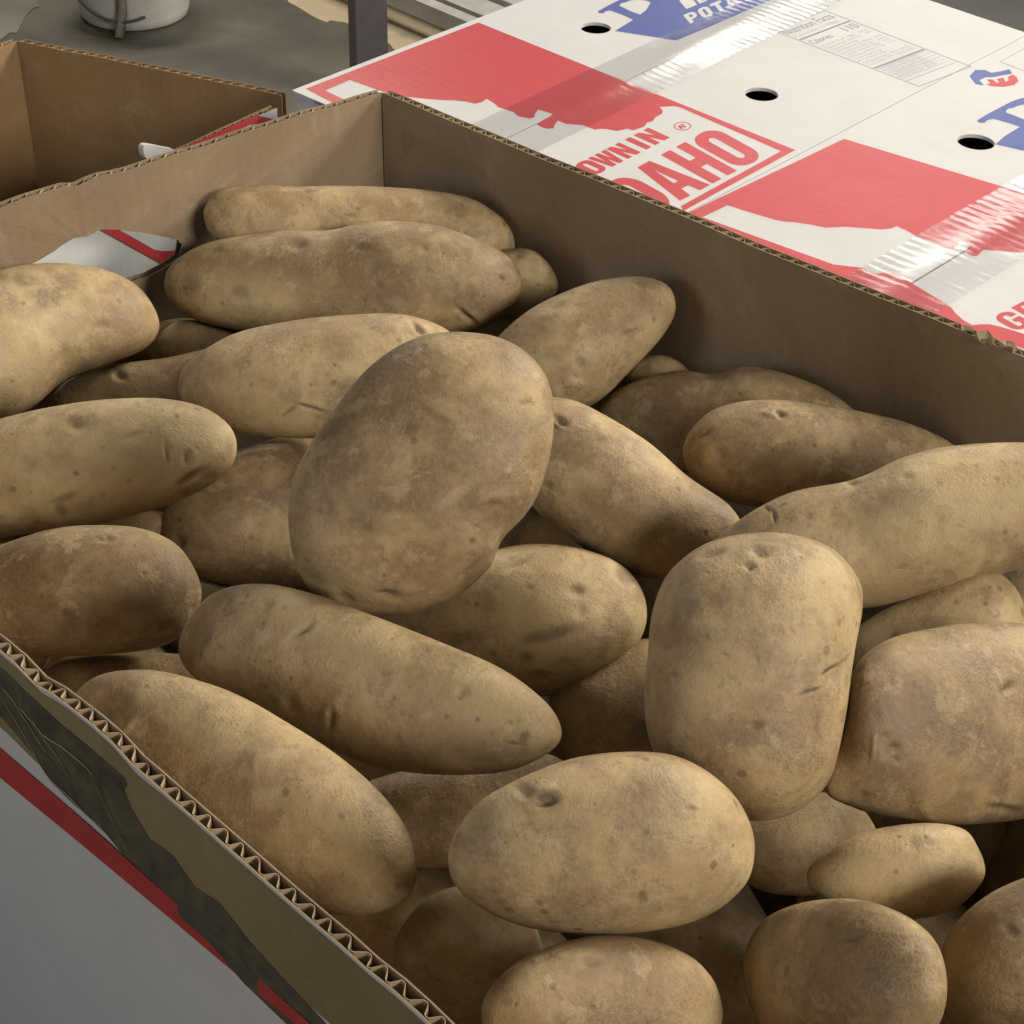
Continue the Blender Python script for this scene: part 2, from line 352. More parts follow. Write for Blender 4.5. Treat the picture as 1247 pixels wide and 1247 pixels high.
# ------------------------------------------------------------------ the open carton
HB = -.292 + .001
Cc, Rr, Ll, N0, N1 = [at(x, y, 0) for x, y in ((467, 113), (1247, 435), (0, 252), (0, 775), (310, 1038))]
def isect(p, d, q, e):
    A = np.array([[d[0], -e[0]], [d[1], -e[1]]]); s = np.linalg.solve(A, (q - p)[:2]); return p + d * s[0]
dA, dB, dN = unit(Rr - Cc), unit(Ll - Cc), unit(N1 - N0)
LC = isect(Cc, dB, N0, dN)
RF = Cc + dA * .74; NF = isect(N0, dN, RF, dB)
oc = empty('open_potato_carton', tuple(((Cc + LC + RF + NF) / 4)[:2]) + (hgt,))
tag(oc, 'open brown corrugated carton filled with loose potatoes, its top cut off', 'carton')
TH = .0060
def wall(par, p, q, ctr, h, dip=lambda t, : 0.0, hole=None, mats=('kraft', 'white'), pitch=.0088, lean=0.0, wob=.0015, seed=0, fl_depth=.05):
    """inner liner, zigzag flutes and outer liner of one corrugated wall; p,q on the inner rim"""
    d = unit(q - p); L = np.linalg.norm(q - p); n = np.array([d[1], -d[0], 0])
    if np.dot(ctr - p, n) > 0: n = -n
    rng = np.random.default_rng(seed); ph = rng.uniform(0, 6.28, 4)
    bow = lambda t: wob * (math.sin(ph[0] + 5 * t) + .6 * math.sin(ph[1] + 11 * t) + .35 * math.sin(ph[2] + 31 * t))
    topz = lambda t: p[2] + (q[2] - p[2]) * t + wob * (.45 * math.sin(ph[3] + 23 * t) + .25 * math.sin(61 * t)) - dip(t)
    def pt(u, v, o):             # u along, v 0 at rim .. 1 at bottom, o outward
        t = u / L; z = topz(t) * (1 - v) + (p[2] - h) * v
        fade = math.exp(-((z - p[2]) / .09) ** 2)
        return p + d * u + n * (o + bow(t) * fade + lean * (1 - v)) + np.array([0, 0, z - p[2]])
    def liner(name, o0, o1, mat, parent, hl):
        us = np.linspace(0, L, 61); vs_ = [0, .02, .05, .1, .18, .3, .5, .75, 1]
        if hl is None:
            V = []; Fc = []; nu, nv = len(us), len(vs_)
            for o in (o0, o1):
                for v in vs_:
                    for u in us: V.append(pt(u, v, o))
            for s in range(2):
                for j in range(nv - 1):
                    for i in range(nu - 1):
                        a = s * nu * nv + j * nu + i; f = [a, a + 1, a + nu + 1, a + nu]
                        Fc.append(f if s else f[::-1])
            for i in range(nu - 1): Fc.append([i, i + 1, nu * nv + i + 1, nu * nv + i])
            for j in range(nv - 1):
                for i in (0, nu - 1): a = j * nu + i; Fc.append([a, a + nu, nu * nv + a + nu, nu * nv + a])
        else:
            outer = [(u, 0.0) for u in us] + [(L, .5), (L, 1)] + [(u, 1.0) for u in us[::-6]][1:-1] + [(0, 1), (0, .5)]
            P, T = fill([outer, hl]); V = [pt(a, b, o0) for a, b in P] + [pt(a, b, o1) for a, b in P]; n0 = len(P)
            Fc = [list(f)[::-1] for f in T] + [[i + n0 for i in f] for f in T]
            cnt = {}
            for f in T:
                for i in range(len(f)):
                    e = (f[i], f[(i + 1) % len(f)]); cnt[tuple(sorted(e))] = cnt.get(tuple(sorted(e)), []) + [e]
            for k, e in cnt.items():
                if len(e) == 1: a, b = e[0]; Fc.append([a, b, n0 + b, n0 + a])
        o = mesh(name, V, Fc, MAT[mat[0]], parent)
        if mat[1] != mat[0]:     # the printed outside of the paper
            o.data.materials.append(MAT[mat[1]])
            for pl in o.data.polygons:
                if sum(1 for i in pl.vertices if i >= len(V) // 2) == len(pl.vertices): pl.material_index = 1
        return o
    wl = liner('wall', 0, .0006, (mats[0], mats[0]), par, hole)
    liner('outer_liner', TH - .0006, TH, mats, wl, hole)
    V = []; Fc = []; nz = int(L / (pitch / 2)); jit = rng.normal(0, .13, nz + 1)
    seq = []
    for k in range(nz):
        for s in np.linspace(0, 1, 5)[:-1]:
            x = (k + s + jit[k] * (1 - s) + jit[k + 1] * s) * pitch / 2
            tri = (s if k % 2 == 0 else 1 - s); tri = .5 - .5 * math.cos(math.pi * tri) * (1 - .12 * math.cos(2 * math.pi * tri))
            seq.append((x, .0008 + (TH - .0016) * min(1, max(0, tri))))
    for x, o in seq:
        t = x / L; dz = fl_depth
        for oo in (-.00012, .00012):
            a = pt(x, 0, o + oo); a[2] -= .0002
            b = a - np.array([0, 0, dz]); V += [a, b]
    m = len(seq)
    for i in range(m - 1):
        a = 4 * i; b = a + 4
        Fc += [[a, b, b + 1, a + 1], [a + 2, a + 3, b + 3, b + 2], [a, a + 2, b + 2, b]]
    mesh('corrugation', V, Fc, MAT['flute'], wl)
    return wl, pt, n, L, d
ctr = (Cc + LC + RF + NF) / 4
def gauss(c, s, a): return lambda t: a * math.exp(-((t - c) / s) ** 2)
# far-left wall with the hand hole
nL = np.array([dB[1], -dB[0], 0]); nL = nL if np.dot(ctr - Cc, nL) < 0 else -nL
Lfull = np.linalg.norm(LC - Cc)
hole_px = [(40, 322), (58, 312), (92, 291), (122, 281), (160, 280), (196, 287), (212, 291), (220, 296), (221, 304), (217, 314), (203, 324), (178, 336), (150, 345), (100, 372), (40, 404), (-20, 415), (-60, 395), (-50, 368), (-10, 345)]
hole_uv = []
for x, y in curve(hole_px, 6):
    q = on(x, y, Cc, nL); hole_uv.append((np.dot(q - Cc, dB) + 0, (Cc[2] - q[2]) / (-HB)))
rngh = np.random.default_rng(4)
hole_uv = [(u + rngh.normal(0, .00035), v + rngh.normal(0, .0004)) for u, v in hole_uv]
tj = np.dot(on(98, 213, Cc, nL) - Cc, dB) / Lfull
wL, ptL, _, _, _ = wall(oc, Cc, LC, ctr, -HB, lambda t: gauss(tj, .012, .003)(t) + gauss(tj - .05, .03, .0012)(t), hole_uv, seed=3, fl_depth=.022)
tag(wL, 'far wall of the carton with an oval hand hole')
wR, ptR, nR, LR, dR = wall(oc, Cc, RF, ctr, -HB, lambda t: gauss(.66, .02, .0015)(t), seed=7, wob=.0007)
crush = [(float(a), float(b), float(c)) for a, b, c in zip(np.random.default_rng(31).uniform(.1, .8, 14), np.random.default_rng(32).uniform(.004, .012, 14), np.random.default_rng(33).uniform(.0004, .0018, 14))]
wN, ptN, nN, LN, dNN = wall(oc, LC, NF, ctr, -HB, lambda t: sum(gauss(*k)(t) for k in crush) + gauss((np.dot(at(42, 826, 0) - LC, dN)) / np.linalg.norm(NF - LC), .012, .0035)(t), seed=12, wob=.0015)
wE, _, _, _, _ = wall(oc, NF, RF, ctr, -HB, seed=15)
bt = [np.array([q[0], q[1], hgt + .0005]) for q in (Cc, RF, NF, LC)]
mesh('carton_floor', *hexa(bt, [b + ZX * .004 for b in bt]), MAT['kraft'], oc)
# scraps of torn liner on the right-hand rim
rt = np.dot(at(1205, 424, .0) - Cc, dA); rng = np.random.default_rng(8)
for k, (du, sz) in enumerate(((-.006, .010), (.006, .008), (-.016, .006))):
    V = []; Fc = []
    for i in range(4):
        for j in range(3):
            q = ptR(rt + du + sz * (i / 3 - .5), 0, .0012 - sz * .45 * (j / 2) + .002) + np.array([0, 0, .0012 + sz * .25 * math.sin(2.2 * j + i) + rng.normal(0, .0005)])
            V.append(q + rng.normal(0, .0006, 3))
    for i in range(3):
        for j in range(2): a = i * 3 + j; Fc.append([a, a + 1, a + 4, a + 3])
    V = V + [v - ZX * .0006 for v in V]; Fc = Fc + [[x + 12 for x in f[::-1]] for f in Fc]
    mesh('torn_scrap', V, Fc, MAT['kraft_edge'], wR)
# print on the outside of the near-left wall
def on_wall(loops, ptf, o, name, mat, parent):
    P, T = fill(loops); return mesh(name, [ptf(u, v / (-HB), o) for u, v in P], T, mat, parent)
def uvN(x, y):
    q = on(x, y, LC + nN * TH, nN); return (np.dot(q - LC, dNN), LC[2] - q[2])
def X5(x, y): return (x / 2.969, 750 + y / 2.969)
UN = LN
top = [uvN(*X5(*p)) for p in ((-300, 20), (0, 195), (70, 262), (200, 395), (330, 510), (440, 600), (448, 625), (436, 640), (462, 700), (530, 800), (620, 868), (700, 985), (790, 1040), (900, 1180), (1010, 1300), (1180, 1480), (1330, 1600), (1560, 1880))]
low = [uvN(*X5(*p)) for p in ((1500, 2000), (1300, 1760), (1040, 1480), (880, 1330), (760, 1190), (650, 1090), (540, 985), (430, 868), (345, 765), (258, 690), (170, 585), (110, 500), (0, 372), (-300, 120))]
on_wall([[(u, v) for u, v in top + low]], ptN, TH + .0003, 'printed_picture', MAT['photo'], wN)
k1 = uvN(*X5(440, 640)); 
kraft_lo = [(0.0, .052), (uvN(*X5(0, 372))[0], uvN(*X5(0, 372))[1] - .002)] + [(UN * t, .045 - .002 * math.sin(9 * t)) for t in np.linspace(.3, 1, 20)]
on_wall([[(u, .0015) for u in np.linspace(0, UN, 50)] + kraft_lo[::-1]], ptN, TH + .00012, 'kraft_border', make_kraft('kraft_print', rgb(.25, .20, .105), rgb(.19, .15, .078)), wN)
s1, s2 = uvN(*X5(0, 480)), uvN(*X5(0, 585)); e1, e2 = uvN(*X5(400, 835)), uvN(*X5(330, 860))
sl1 = (e1[1] - s1[1]) / (e1[0] - s1[0]); sl2 = (e2[1] - s2[1]) / (e2[0] - s2[0])
f1 = lambda u: s1[1] + sl1 * (u - s1[0]); f2 = lambda u: s2[1] + sl2 * (u - s2[0])
ue = e1[0] + .35
on_wall([[(0.02, f1(.02))] + [(u, f1(u)) for u in np.linspace(.05, ue, 12)] + [(u, f2(u)) for u in np.linspace(ue, .05, 12)] + [(.02, f2(.02))]], ptN, TH + .0004, 'red_stripe', make_plain('deep_red_ink', rgb(.42, .025, .028), .45, .08, 60, .4), wN)
pl_ = make_plain('pale_straw_ink', rgb(.30, .26, .16), .5, .15, 90)
for pts in ([(0, 300), (60, 400), (130, 520), (200, 610), (300, 720), (380, 800)], [(60, 330), (170, 440), (300, 560), (340, 640), (400, 760), (450, 855)], [(0, 260), (40, 310), (70, 360), (150, 470)], [(100, 360), (190, 500), (230, 580)]):
    uv = [uvN(*X5(*p)) for p in curve(pts, 4, False)]
    on_wall([[(u, v) for u, v in uv] + [(u + .0003, v + .0011) for u, v in uv[::-1]]], ptN, TH + .0006, 'printed_line', pl_, wN)
# ------------------------------------------------------------------ glyphs for the print
def arc(cx, cy, rx, ry, a0, a1, n=10):
    return [(cx + rx * math.cos(math.radians(a0 + (a1 - a0) * k / n)), cy + ry * math.sin(math.radians(a0 + (a1 - a0) * k / n))) for k in range(n + 1)]
def rrect(x0, y0, x1, y1, rx, ry):
    return arc(x1 - rx, y1 - ry, rx, ry, 0, 90, 6) + arc(x0 + rx, y1 - ry, rx, ry, 90, 180, 6) + arc(x0 + rx, y0 + ry, rx, ry, 180, 270, 6) + arc(x1 - rx, y0 + ry, rx, ry, 270, 360, 6)
G = {
 'I': [[(0, 0), (1, 0), (1, 1), (0, 1)]],
 'D': [[(0, 0), (.55, 0)] + arc(.55, .35, .45, .35, -90, 0, 8) + arc(.55, .65, .45, .35, 0, 90, 8) + [(0, 1)], [(.38, .17), (.5, .17)] + arc(.5, .30, .13, .13, -90, 0, 5) + arc(.5, .70, .13, .13, 0, 90, 5) + [(.38, .83)]],
 'A': [[(-.04, 0), (.33, 0), (.38, .2), (.62, .2), (.67, 0), (1.04, 0), (.72, 1), (.28, 1)], [(.42, .37), (.58, .37), (.5, .78)]],
 'H': [[(0, 0), (.38, 0), (.38, .40), (.62, .40), (.62, 0), (1, 0), (1, 1), (.62, 1), (.62, .62), (.38, .62), (.38, 1), (0, 1)]],
 'O': [rrect(0, -.01, 1, 1.01, .46, .24), rrect(.38, .17, .62, .83, .12, .09)],
 'G': [[(1, .55), (.52, .55), (.52, .38), (.64, .38), (.64, .24)] + arc(.5, .24, .14, .08, 0, -180, 6) + arc(.5, .76, .14, .08, 180, 0, 6) + [(.64, .66), (1, .66)] + arc(.5, .72, .5, .29, 0, 180, 12) + arc(.5, .28, .5, .29, 180, 300, 8) + [(.80, .08), (.84, 0), (1, 0)]],
 'R': [[(0, 0), (.38, 0), (.38, .42), (.5, .42), (.62, .3), (.62, 0), (1, 0), (1, .32), (.86, .5), (1, .64), (1, .8)] + arc(.7, .76, .3, .24, 10, 90, 6) + [(0, 1)], [(.38, .6), (.55, .6), (.62, .66), (.62, .78), (.55, .84), (.38, .84)]],
 'W': [[(.14, 0), (.42, 0), (.5, .5), (.58, 0), (.86, 0), (1.05, 1), (.77, 1), (.70, .42), (.62, 1), (.38, 1), (.30, .42), (.23, 1), (-.05, 1)]],
 'N': [[(0, 0), (.34, 0), (.34, .52), (.62, 0), (1, 0), (1, 1), (.66, 1), (.66, .48), (.38, 1), (0, 1)]],
 'P': [[(0, 0), (.36, 0), (.36, .36), (.6, .36)] + arc(.62, .68, .38, .32, -90, 90, 10) + [(0, 1)], [(.36, .56), (.58, .56), (.64, .64), (.64, .74), (.58, .82), (.36, .82)]],
 'T': [[(.32, 0), (.68, 0), (.68, .78), (1, .78), (1, 1), (0, 1), (0, .78), (.32, .78)]],
 'E': [[(0, 0), (1, 0), (1, .2), (.38, .2), (.38, .41), (.9, .41), (.9, .6), (.38, .6), (.38, .8), (1, .8), (1, 1), (0, 1)]],
 'S': [[(0, .3), (0, .2)] + arc(.5, .22, .5, .23, 180, 360, 8) + [(1, .36), (.8, .52), (.4, .68), (.36, .76)] + arc(.5, .78, .14, .07, 180, 0, 4) + [(.64, .7), (1, .7), (1, .78)] + arc(.5, .78, .5, .23, 0, 180, 8) + [(0, .62), (.2, .48), (.6, .32), (.64, .22)] + arc(.5, .22, .14, .07, 0, -180, 4) + [(.36, .3)]],
}
def font_tris(txt, bold=0.0):
    cu = bpy.data.curves.new('print_text', 'FONT'); cu.body = txt; cu.offset = bold; cu.resolution_u = 3
    o = bpy.data.objects.new('print_text', cu); C.objects.link(o)
    me = bpy.data.meshes.new_from_object(o.evaluated_get(bpy.context.evaluated_depsgraph_get()))
    V = np.array([v.co[:2] for v in me.vertices]); Fc = [list(p.vertices) for p in me.polygons]
    bpy.data.objects.remove(o); bpy.data.curves.remove(cu); bpy.data.meshes.remove(me)
    lo, hi = V.min(0), V.max(0); return (V - lo) / (hi - lo), Fc
HW = -.030
def flat(loops_px, h, name, mat, par):
    L2 = [[tuple(at(x, y, h)[:2]) for x, y in L] for L in loops_px]
    P, T = fill(L2); return mesh(name, [(p[0], p[1], RIM + h) for p in P], T, mat, par)
def letters(items, origin, vec, up, h, name, mat, par):
    """items: glyph, start, end along vec; origin/vec/up are picture positions on the carton top"""
    parts = []
    o = np.array(origin, float); e = np.array(vec, float); upv = np.array(up, float)
    for g, a, b in items:
        L2 = [[tuple(at(*(o + e * (a + (b - a) * x) + upv * y), h)[:2]) for x, y in L] for L in G[g]]
        P, T = fill(L2); parts.append(([(p[0], p[1], RIM + h) for p in P], T))
    V, Fc = merge(parts); return mesh(name, V, Fc, mat, par)
def print_font(txt, o, e, u, h, name, mat, par, bold=0.0):
    V, Fc = font_tris(txt, bold); o = np.array(o, float); e = np.array(e, float); u = np.array(u, float)
    W = []
    for x, y in V:
        p = at(*(o + e * x + u * y), h); W.append((p[0], p[1], RIM + h))
    return mesh(name, W, Fc, mat, par)

# ------------------------------------------------------------------ closed white cartons
nearO = Cc + nR * (TH + .0012) + np.array([0, 0, HW]); 
W0, W1, B0, B1, E0, E1, S0, S1 = [at(x, y, HW) for x, y in ((350, 112), (639, 0), (845, 256), (1247, 45), (1131, 0), (1247, 39), (1085, 360), (1247, 262))]
dW, dBd, dE, dS = unit(W1 - W0), unit(B1 - B0), unit(E1 - E0), unit(S1 - S0)
def slab(par, quad, zt, th, holes, name, mat, edge_n=14):
    L = []
    for i in range(4):
        a, b = np.array(quad[i][:2]), np.array(quad[(i + 1) % 4][:2])
        for k in range(edge_n): L.append(tuple(a + (b - a) * k / edge_n))
    loops = [L] + holes; P, T = fill(loops); n0 = len(P)
    V = [(p[0], p[1], zt) for p in P] + [(p[0], p[1], zt - th) for p in P]
    Fc = [list(f) for f in T] + [[i + n0 for i in f][::-1] for f in T]; cnt = {}
    for f in T:
        for i in range(len(f)):
            a, b = f[i], f[(i + 1) % len(f)]; cnt.setdefault((min(a, b), max(a, b)), []).append((a, b))
    for e in cnt.values():
        if len(e) == 1: a, b = e[0]; Fc.append([b, a, n0 + a, n0 + b])
    return mesh(name, V, Fc, mat, par)
def circ(px, py, rp):
    c = at(px, py, HW); r = rp / FOC * np.dot(c - CAM, Fw)
    return [(c[0] + r * math.cos(a), c[1] + r * math.sin(a)) for a in np.linspace(0, 2 * math.pi, 37)[:-1]]
def closed_carton(quad, seam, gap, hl, hr, label):
    (a, b, c_, d) = quad          # near-left, near-right, far-right, far-left
    s0, s1 = seam
    ctr_ = (a + b + c_ + d) / 4
    r = empty('white_potato_carton', (ctr_[0], ctr_[1], hgt)); tag(r, label, 'carton', 'closed white potato cartons')
    sd_ = unit(np.cross(ZX, s1 - s0)); sd_ = sd_ if np.dot(sd_, b - a) > 0 else -sd_
    zt = RIM + HW; th = .0024
    ins = lambda q: q + (ctr_ - q) * .012
    q4 = [ins(q) for q in (a, b, c_, d)]
    body = []
    for i in range(4):
        p, q = q4[i], q4[(i + 1) % 4]; n = unit(np.cross(q - p, ZX)); n = -n if np.dot(n, ctr_ - p) < 0 else n
        pz = np.array([p[0], p[1], hgt + .0006]); qz = np.array([q[0], q[1], hgt + .0006]); up = ZX * (zt - th - .0004 - hgt - .0006)
        if i % 2: pz = pz + unit(q - p) * .0045; qz = qz - unit(q - p) * .0045
        body.append(hexa([pz, qz, qz + n * .004, pz + n * .004], [pz + up, qz + up, qz + n * .004 + up, pz + n * .004 + up]))
    side = mesh('side_wall', *merge(body), MAT['white_side'], r)
    zb = RIM + HW - .035
    mesh('hole_shade', *hexa([np.array([q[0], q[1], zb - .01]) for q in [q + (ctr_ - q) * .05 for q in q4]], [np.array([q[0], q[1], zb]) for q in [q + (ctr_ - q) * .05 for q in q4]]), MAT['hole'], r)  # dark slab painted as the shade seen through the vent holes
    slab(r, [a, s0 - sd_ * gap, s1 - sd_ * gap, d], zt, th, hl, 'top_flap', MAT['white'])
    slab(r, [s0 + sd_ * gap, b, c_, s1 + sd_ * gap], zt, th, hr, 'top_flap', MAT['white'])
    P = [s0 - sd_ * .029, s0 + sd_ * .029, s1 + sd_ * .029, s1 - sd_ * .029]
    V = []; Fc = []; n = 24; rg = np.random.default_rng(int(abs(a[0]) * 1e4)); cols = 9
    for k in range(n + 1):
        for j in range(cols):
            l = P[0] + (P[3] - P[0]) * k / n; q = P[1] + (P[2] - P[1]) * k / n; x = l + (q - l) * j / (cols - 1)
            V.append((x[0], x[1], zt + .0011 + rg.normal(0, .00008) + .0009 * math.exp(-((j - 4) / 1.1) ** 2)))
    for k in range(n):
        for j in range(cols - 1): i = k * cols + j; Fc.append([i, i + 1, i + cols + 1, i + cols])
    mesh('packing_tape', V, Fc, MAT['tape'], r, True)
    return r
dNear = dA
a1 = isect(nearO, dNear, W0, dW); b1 = isect(nearO, dNear, B0, dBd); c1 = isect(E0, dE, B0, dBd); d1 = isect(E0, dE, W0, dW)
b1i, c1i = b1 - AX * .001, c1 - AX * .001
m0 = isect(nearO, dNear, at(663, 146, HW), unit(at(763, 98, HW) - at(663, 146, HW))); m1 = isect(E0, dE, at(663, 146, HW), unit(at(763, 98, HW) - at(663, 146, HW)))
box1 = closed_carton((a1, b1i, c1i, d1), (m0, m1), .0007, [circ(725.4, 34, 18.6)], [circ(927.3, 114.8, 20.4)], 'closed white carton touching the corner of the open carton, large red state print')
a2, d2 = b1 - AX * .0004, c1 - AX * .0004
b2, c2 = a2 + AX * .30, d2 + AX * .30
s20 = isect(nearO, dNear, S0, dS); s21 = isect(E0, dE, S0, dS)
box2 = closed_carton((a2, b2, c2, d2), (s20, s21), .0007, [circ(1188.5, 172.9, 22.6)], [], 'closed white carton at the right with an open taped seam and heart shaped logo')
h1 = HW + .00007
Z2 = lambda L: [(330 + x / 2.494, y / 2.494) for x, y in L]
state = [(372, 108), (582.6, 27.3), (968.7, 182.6), (832, 257), (829, 251), (951, 184), (831, 132)] + Z2([(1247, 328), (1225, 322), (1180, 325), (1190, 336), (1188, 345), (1168, 356), (1160, 368), (1142, 372), (1134, 384), (1118, 390), (1100, 396), (1080, 391), (1050, 398), (1020, 392), (1000, 391), (985, 394), (962, 386), (948, 380), (920, 378), (895, 376), (872, 366), (862, 378), (858, 390), (838, 391), (822, 386), (808, 378), (826, 366), (850, 352), (856, 346), (830, 338), (812, 333), (802, 345), (800, 356), (785, 360), (768, 356), (750, 352), (736, 340), (712, 332), (690, 325), (676, 312), (655, 300), (640, 310), (620, 315), (590, 308), (560, 305), (520, 304), (470, 300), (420, 295), (380, 290), (330, 275), (240, 243), (165, 275)]) + [(440, 131), (424, 135)]
flat([state], h1, 'printed_state_outline', MAT['red'], box1)
IDAHO = [('I', -.52, -.40), ('D', -.36, -.03), ('A', .005, .335), ('H', .375, .665), ('O', .70, 1.0)]
letters(IDAHO, (829, 244), (103, -54.5), (-63, -35), h1, 'printed_lettering', MAT['red'], box1)
letters([('G', -.50, -.30), ('R', -.26, -.06), ('O', -.02, .17), ('W', .185, .40), ('N', .425, .60), ('I', .67, .745), ('N', .79, .99)], (726, 213), (91, -46), (-26.5, -12), h1, 'printed_lettering', MAT['red'], box1)
ring = lambda cx, cy, rx, ry, t: [[(cx + rx * math.cos(a) + .18 * ry * 0, cy + ry * math.sin(a)) for a in np.linspace(0, 6.283, 25)[:-1]], [(cx + (rx - t) * math.cos(a), cy + (ry - t * .6) * math.sin(a)) for a in np.linspace(0, 6.283, 25)[:-1]]]
flat(ring(831, 153.6, 10.6, 5.4, 1.5), h1, 'registered_mark', MAT['red'], box1)
letters([('R', 0, 1)], (829.5, 157.5), (6.5, -3), (-4.5, -4), h1, 'registered_mark', MAT['red'], box1)
# second carton, same print
Z4 = lambda L: [(800 + x / 2.79, 150 + y / 2.79) for x, y in L]
st2 = [(838, 259), (1028, 169), (1237, 232), (1330, 262), (1310, 318)] + Z4([(1247, 440), (1180, 436), (1112, 430), (1098, 440), (1090, 452), (1066, 450), (1048, 434), (1066, 424), (1052, 412), (1034, 400), (1022, 412), (1020, 422), (1000, 428), (978, 424), (958, 412), (940, 402), (905, 392), (880, 383), (850, 366), (815, 350), (795, 358), (762, 361), (700, 356), (640, 352), (572, 355), (520, 344), (462, 336), (430, 334), (400, 328), (320, 304), (240, 279), (155, 319)]) + [(1015, 322), (1047, 325.6)] + Z4([(745, 512), (775, 506), (806, 510), (836, 524), (870, 546), (930, 582), (1000, 626), (1014, 645), (1040, 668), (1072, 686), (1100, 683), (1132, 683), (1170, 692), (1247, 716)]) + [(1330, 452), (1330, 468), (1247, 425), (1097, 370), (1022, 335), (930, 300)]
flat([st2], h1, 'printed_state_outline', MAT['red'], box2)
letters([('G', 0, .20), ('R', .24, .43), ('O', .47, .66)], (1239, 404), (96, -51), (-31, -17), h1, 'printed_lettering', MAT['red'], box2)
# blue brand banner and big outlined letters
Z3 = lambda L: [(747 + x / 2.494, y / 2.494) for x, y in L]
ban = Z3([(4, 94), (190, 123), (300, 78), (420, 26), (520, -20), (380, -60), (200, -40), (120, -5), (100, 30), (60, 60)])
flat([ban], h1, 'printed_banner', MAT['blue'], box1)
SER = [[(-.10, 0), (.50, 0)] + arc(.5, .5, .55, .5, -90, 90, 18) + [(-.10, 1), (-.10, .86), (.06, .84), (.06, .16), (-.10, .14)], [(.30, .16), (.48, .16)] + arc(.48, .5, .28, .34, -90, 90, 14) + [(.30, .84)]]
def serif(o, e, u, h, mats, par, grow=.09):
    o, e, u = np.array(o, float), np.array(e, float), np.array(u, float)
    big = [[(x, y) for x, y in L] for L in SER]
    out = [curve([tuple(o + e * x + u * y) for x, y in big[0]], 2), curve([tuple(o + e * x + u * y) for x, y in big[1]], 2)]
    flat(out, h, 'printed_initial', mats, par)
serif((779, 30), (46, -24), (-46, -19), h1 + .00006, MAT['blue'], box1)
wd = lambda n, w: [(n[i], i * w, i * w + w * .82) for i in range(len(n))]
letters(wd('POTATOES', .135), (841, 29), (118, -48), (-9, -10.5), h1 + .00006, 'printed_lettering', MAT['white'], box1)
letters(wd('IDAHO', .135), (836, 11), (118, -48), (-9, -10.5), h1 + .00006, 'printed_lettering', MAT['white'], box1)
flat([Z3([(1160, 438), (1190, 412), (1247, 378), (1340, 350), (1340, 500), (1247, 458)])], h1, 'printed_banner', MAT['blue'], box2)
serif((1262, 165), (60, -33), (-66, -22), h1 + .00006, MAT['blue'], box2)
flat(ring(1296, 100, 26, 15, 9), h1 + .00006, 'printed_initial', MAT['blue'], box2)
# heart-shaped mark
Z7 = lambda L: [(900 + x / 3.594, y / 3.594) for x, y in L]
flat([Z7([(1008, 334), (1034, 306), (1075, 306), (1105, 318), (1145, 312), (1183, 303), (1196, 322), (1152, 330), (1112, 338), (1080, 338), (1052, 350), (1072, 374), (1036, 368)])], h1, 'printed_mark', MAT['blue'], box2)
flat([Z7([(1084, 347), (1112, 348), (1128, 362), (1138, 362), (1128, 345), (1158, 340), (1166, 358), (1180, 352), (1176, 336), (1198, 326), (1216, 338), (1222, 356), (1204, 372), (1160, 381), (1108, 378), (1080, 370), (1100, 364)])], h1, 'printed_mark', MAT['red'], box2)
# nutrition panels
def panel(a, b, d, par, full=True):
    a, b, d = [np.array(q, float) for q in (a, b, d)]; e = b - a; v = d - a
    ln = []
    def q(u0, v0, u1, v1):
        L2 = [tuple(at(*(a + e * u + v * w_), h1)) for u, w_ in ((u0, v0), (u1, v0), (u1, v1), (u0, v1))]; ln.append((L2, [[0, 1, 2, 3]]))
    for u0, v0, u1, v1 in ((0, 0, 1, .006), (0, .994, 1, 1), (0, .006, .014, .994), (.986, .006, 1, .994)): q(u0, v0, u1, v1)
    if full:
        q(.03, .172, .97, .186); q(.03, .676, .97, .692); q(.03, .905, .97, .910)
        for k in range(6): q(.04, .70 + .034 * k, .96, .703 + .034 * k)
    mesh('nutrition_frame', *merge(ln), MAT['grey_ink'], par)
    if not full: return
    T = lambda s, u, w_, l, hh, m: print_font(s, a + e * u + v * w_, e * l, -v * hh, h1, 'nutrition_text', MAT[m], par)
    T('Nutrition Facts', .05, .100, .88, .068, 'grey_ink')
    T('1 potato (148g)', .06, .155, .80, .034, 'pale_ink')
    T('Calories', .06, .268, .38, .050, 'grey_ink'); T('110', .70, .268, .24, .065, 'grey_ink')
    rows = ['Total Fat 0g   0%', 'Saturated Fat 0g   0%', 'Trans Fat 0g', 'Cholesterol 0mg  0%', 'Sodium 0mg   0%', 'Total Carb 26g   9%', 'Dietary Fiber 2g   7%', 'Total Sugars 1g', 'Protein 3g', 'Vitamin D 0%', 'Calcium 2%  Iron 6%']
    for k, s in enumerate(rows): T(s, .06, .325 + .032 * k, .86 if '%' in s else .5, .022, 'pale_ink')
    for k in range(5): T(('Potassium 620mg 15%', 'Vitamin C 27mg 30%', 'Vitamin B6 10%', 'Thiamin 8%', 'Folate 6%')[k], .06, .726 + .034 * k, .7, .02, 'pale_ink')
panel((940, 37), (1004.5, 12.5), (1119, 105.5), box1)
panel((1217, 75), (1275, 44), (1340, 124), box2, False)

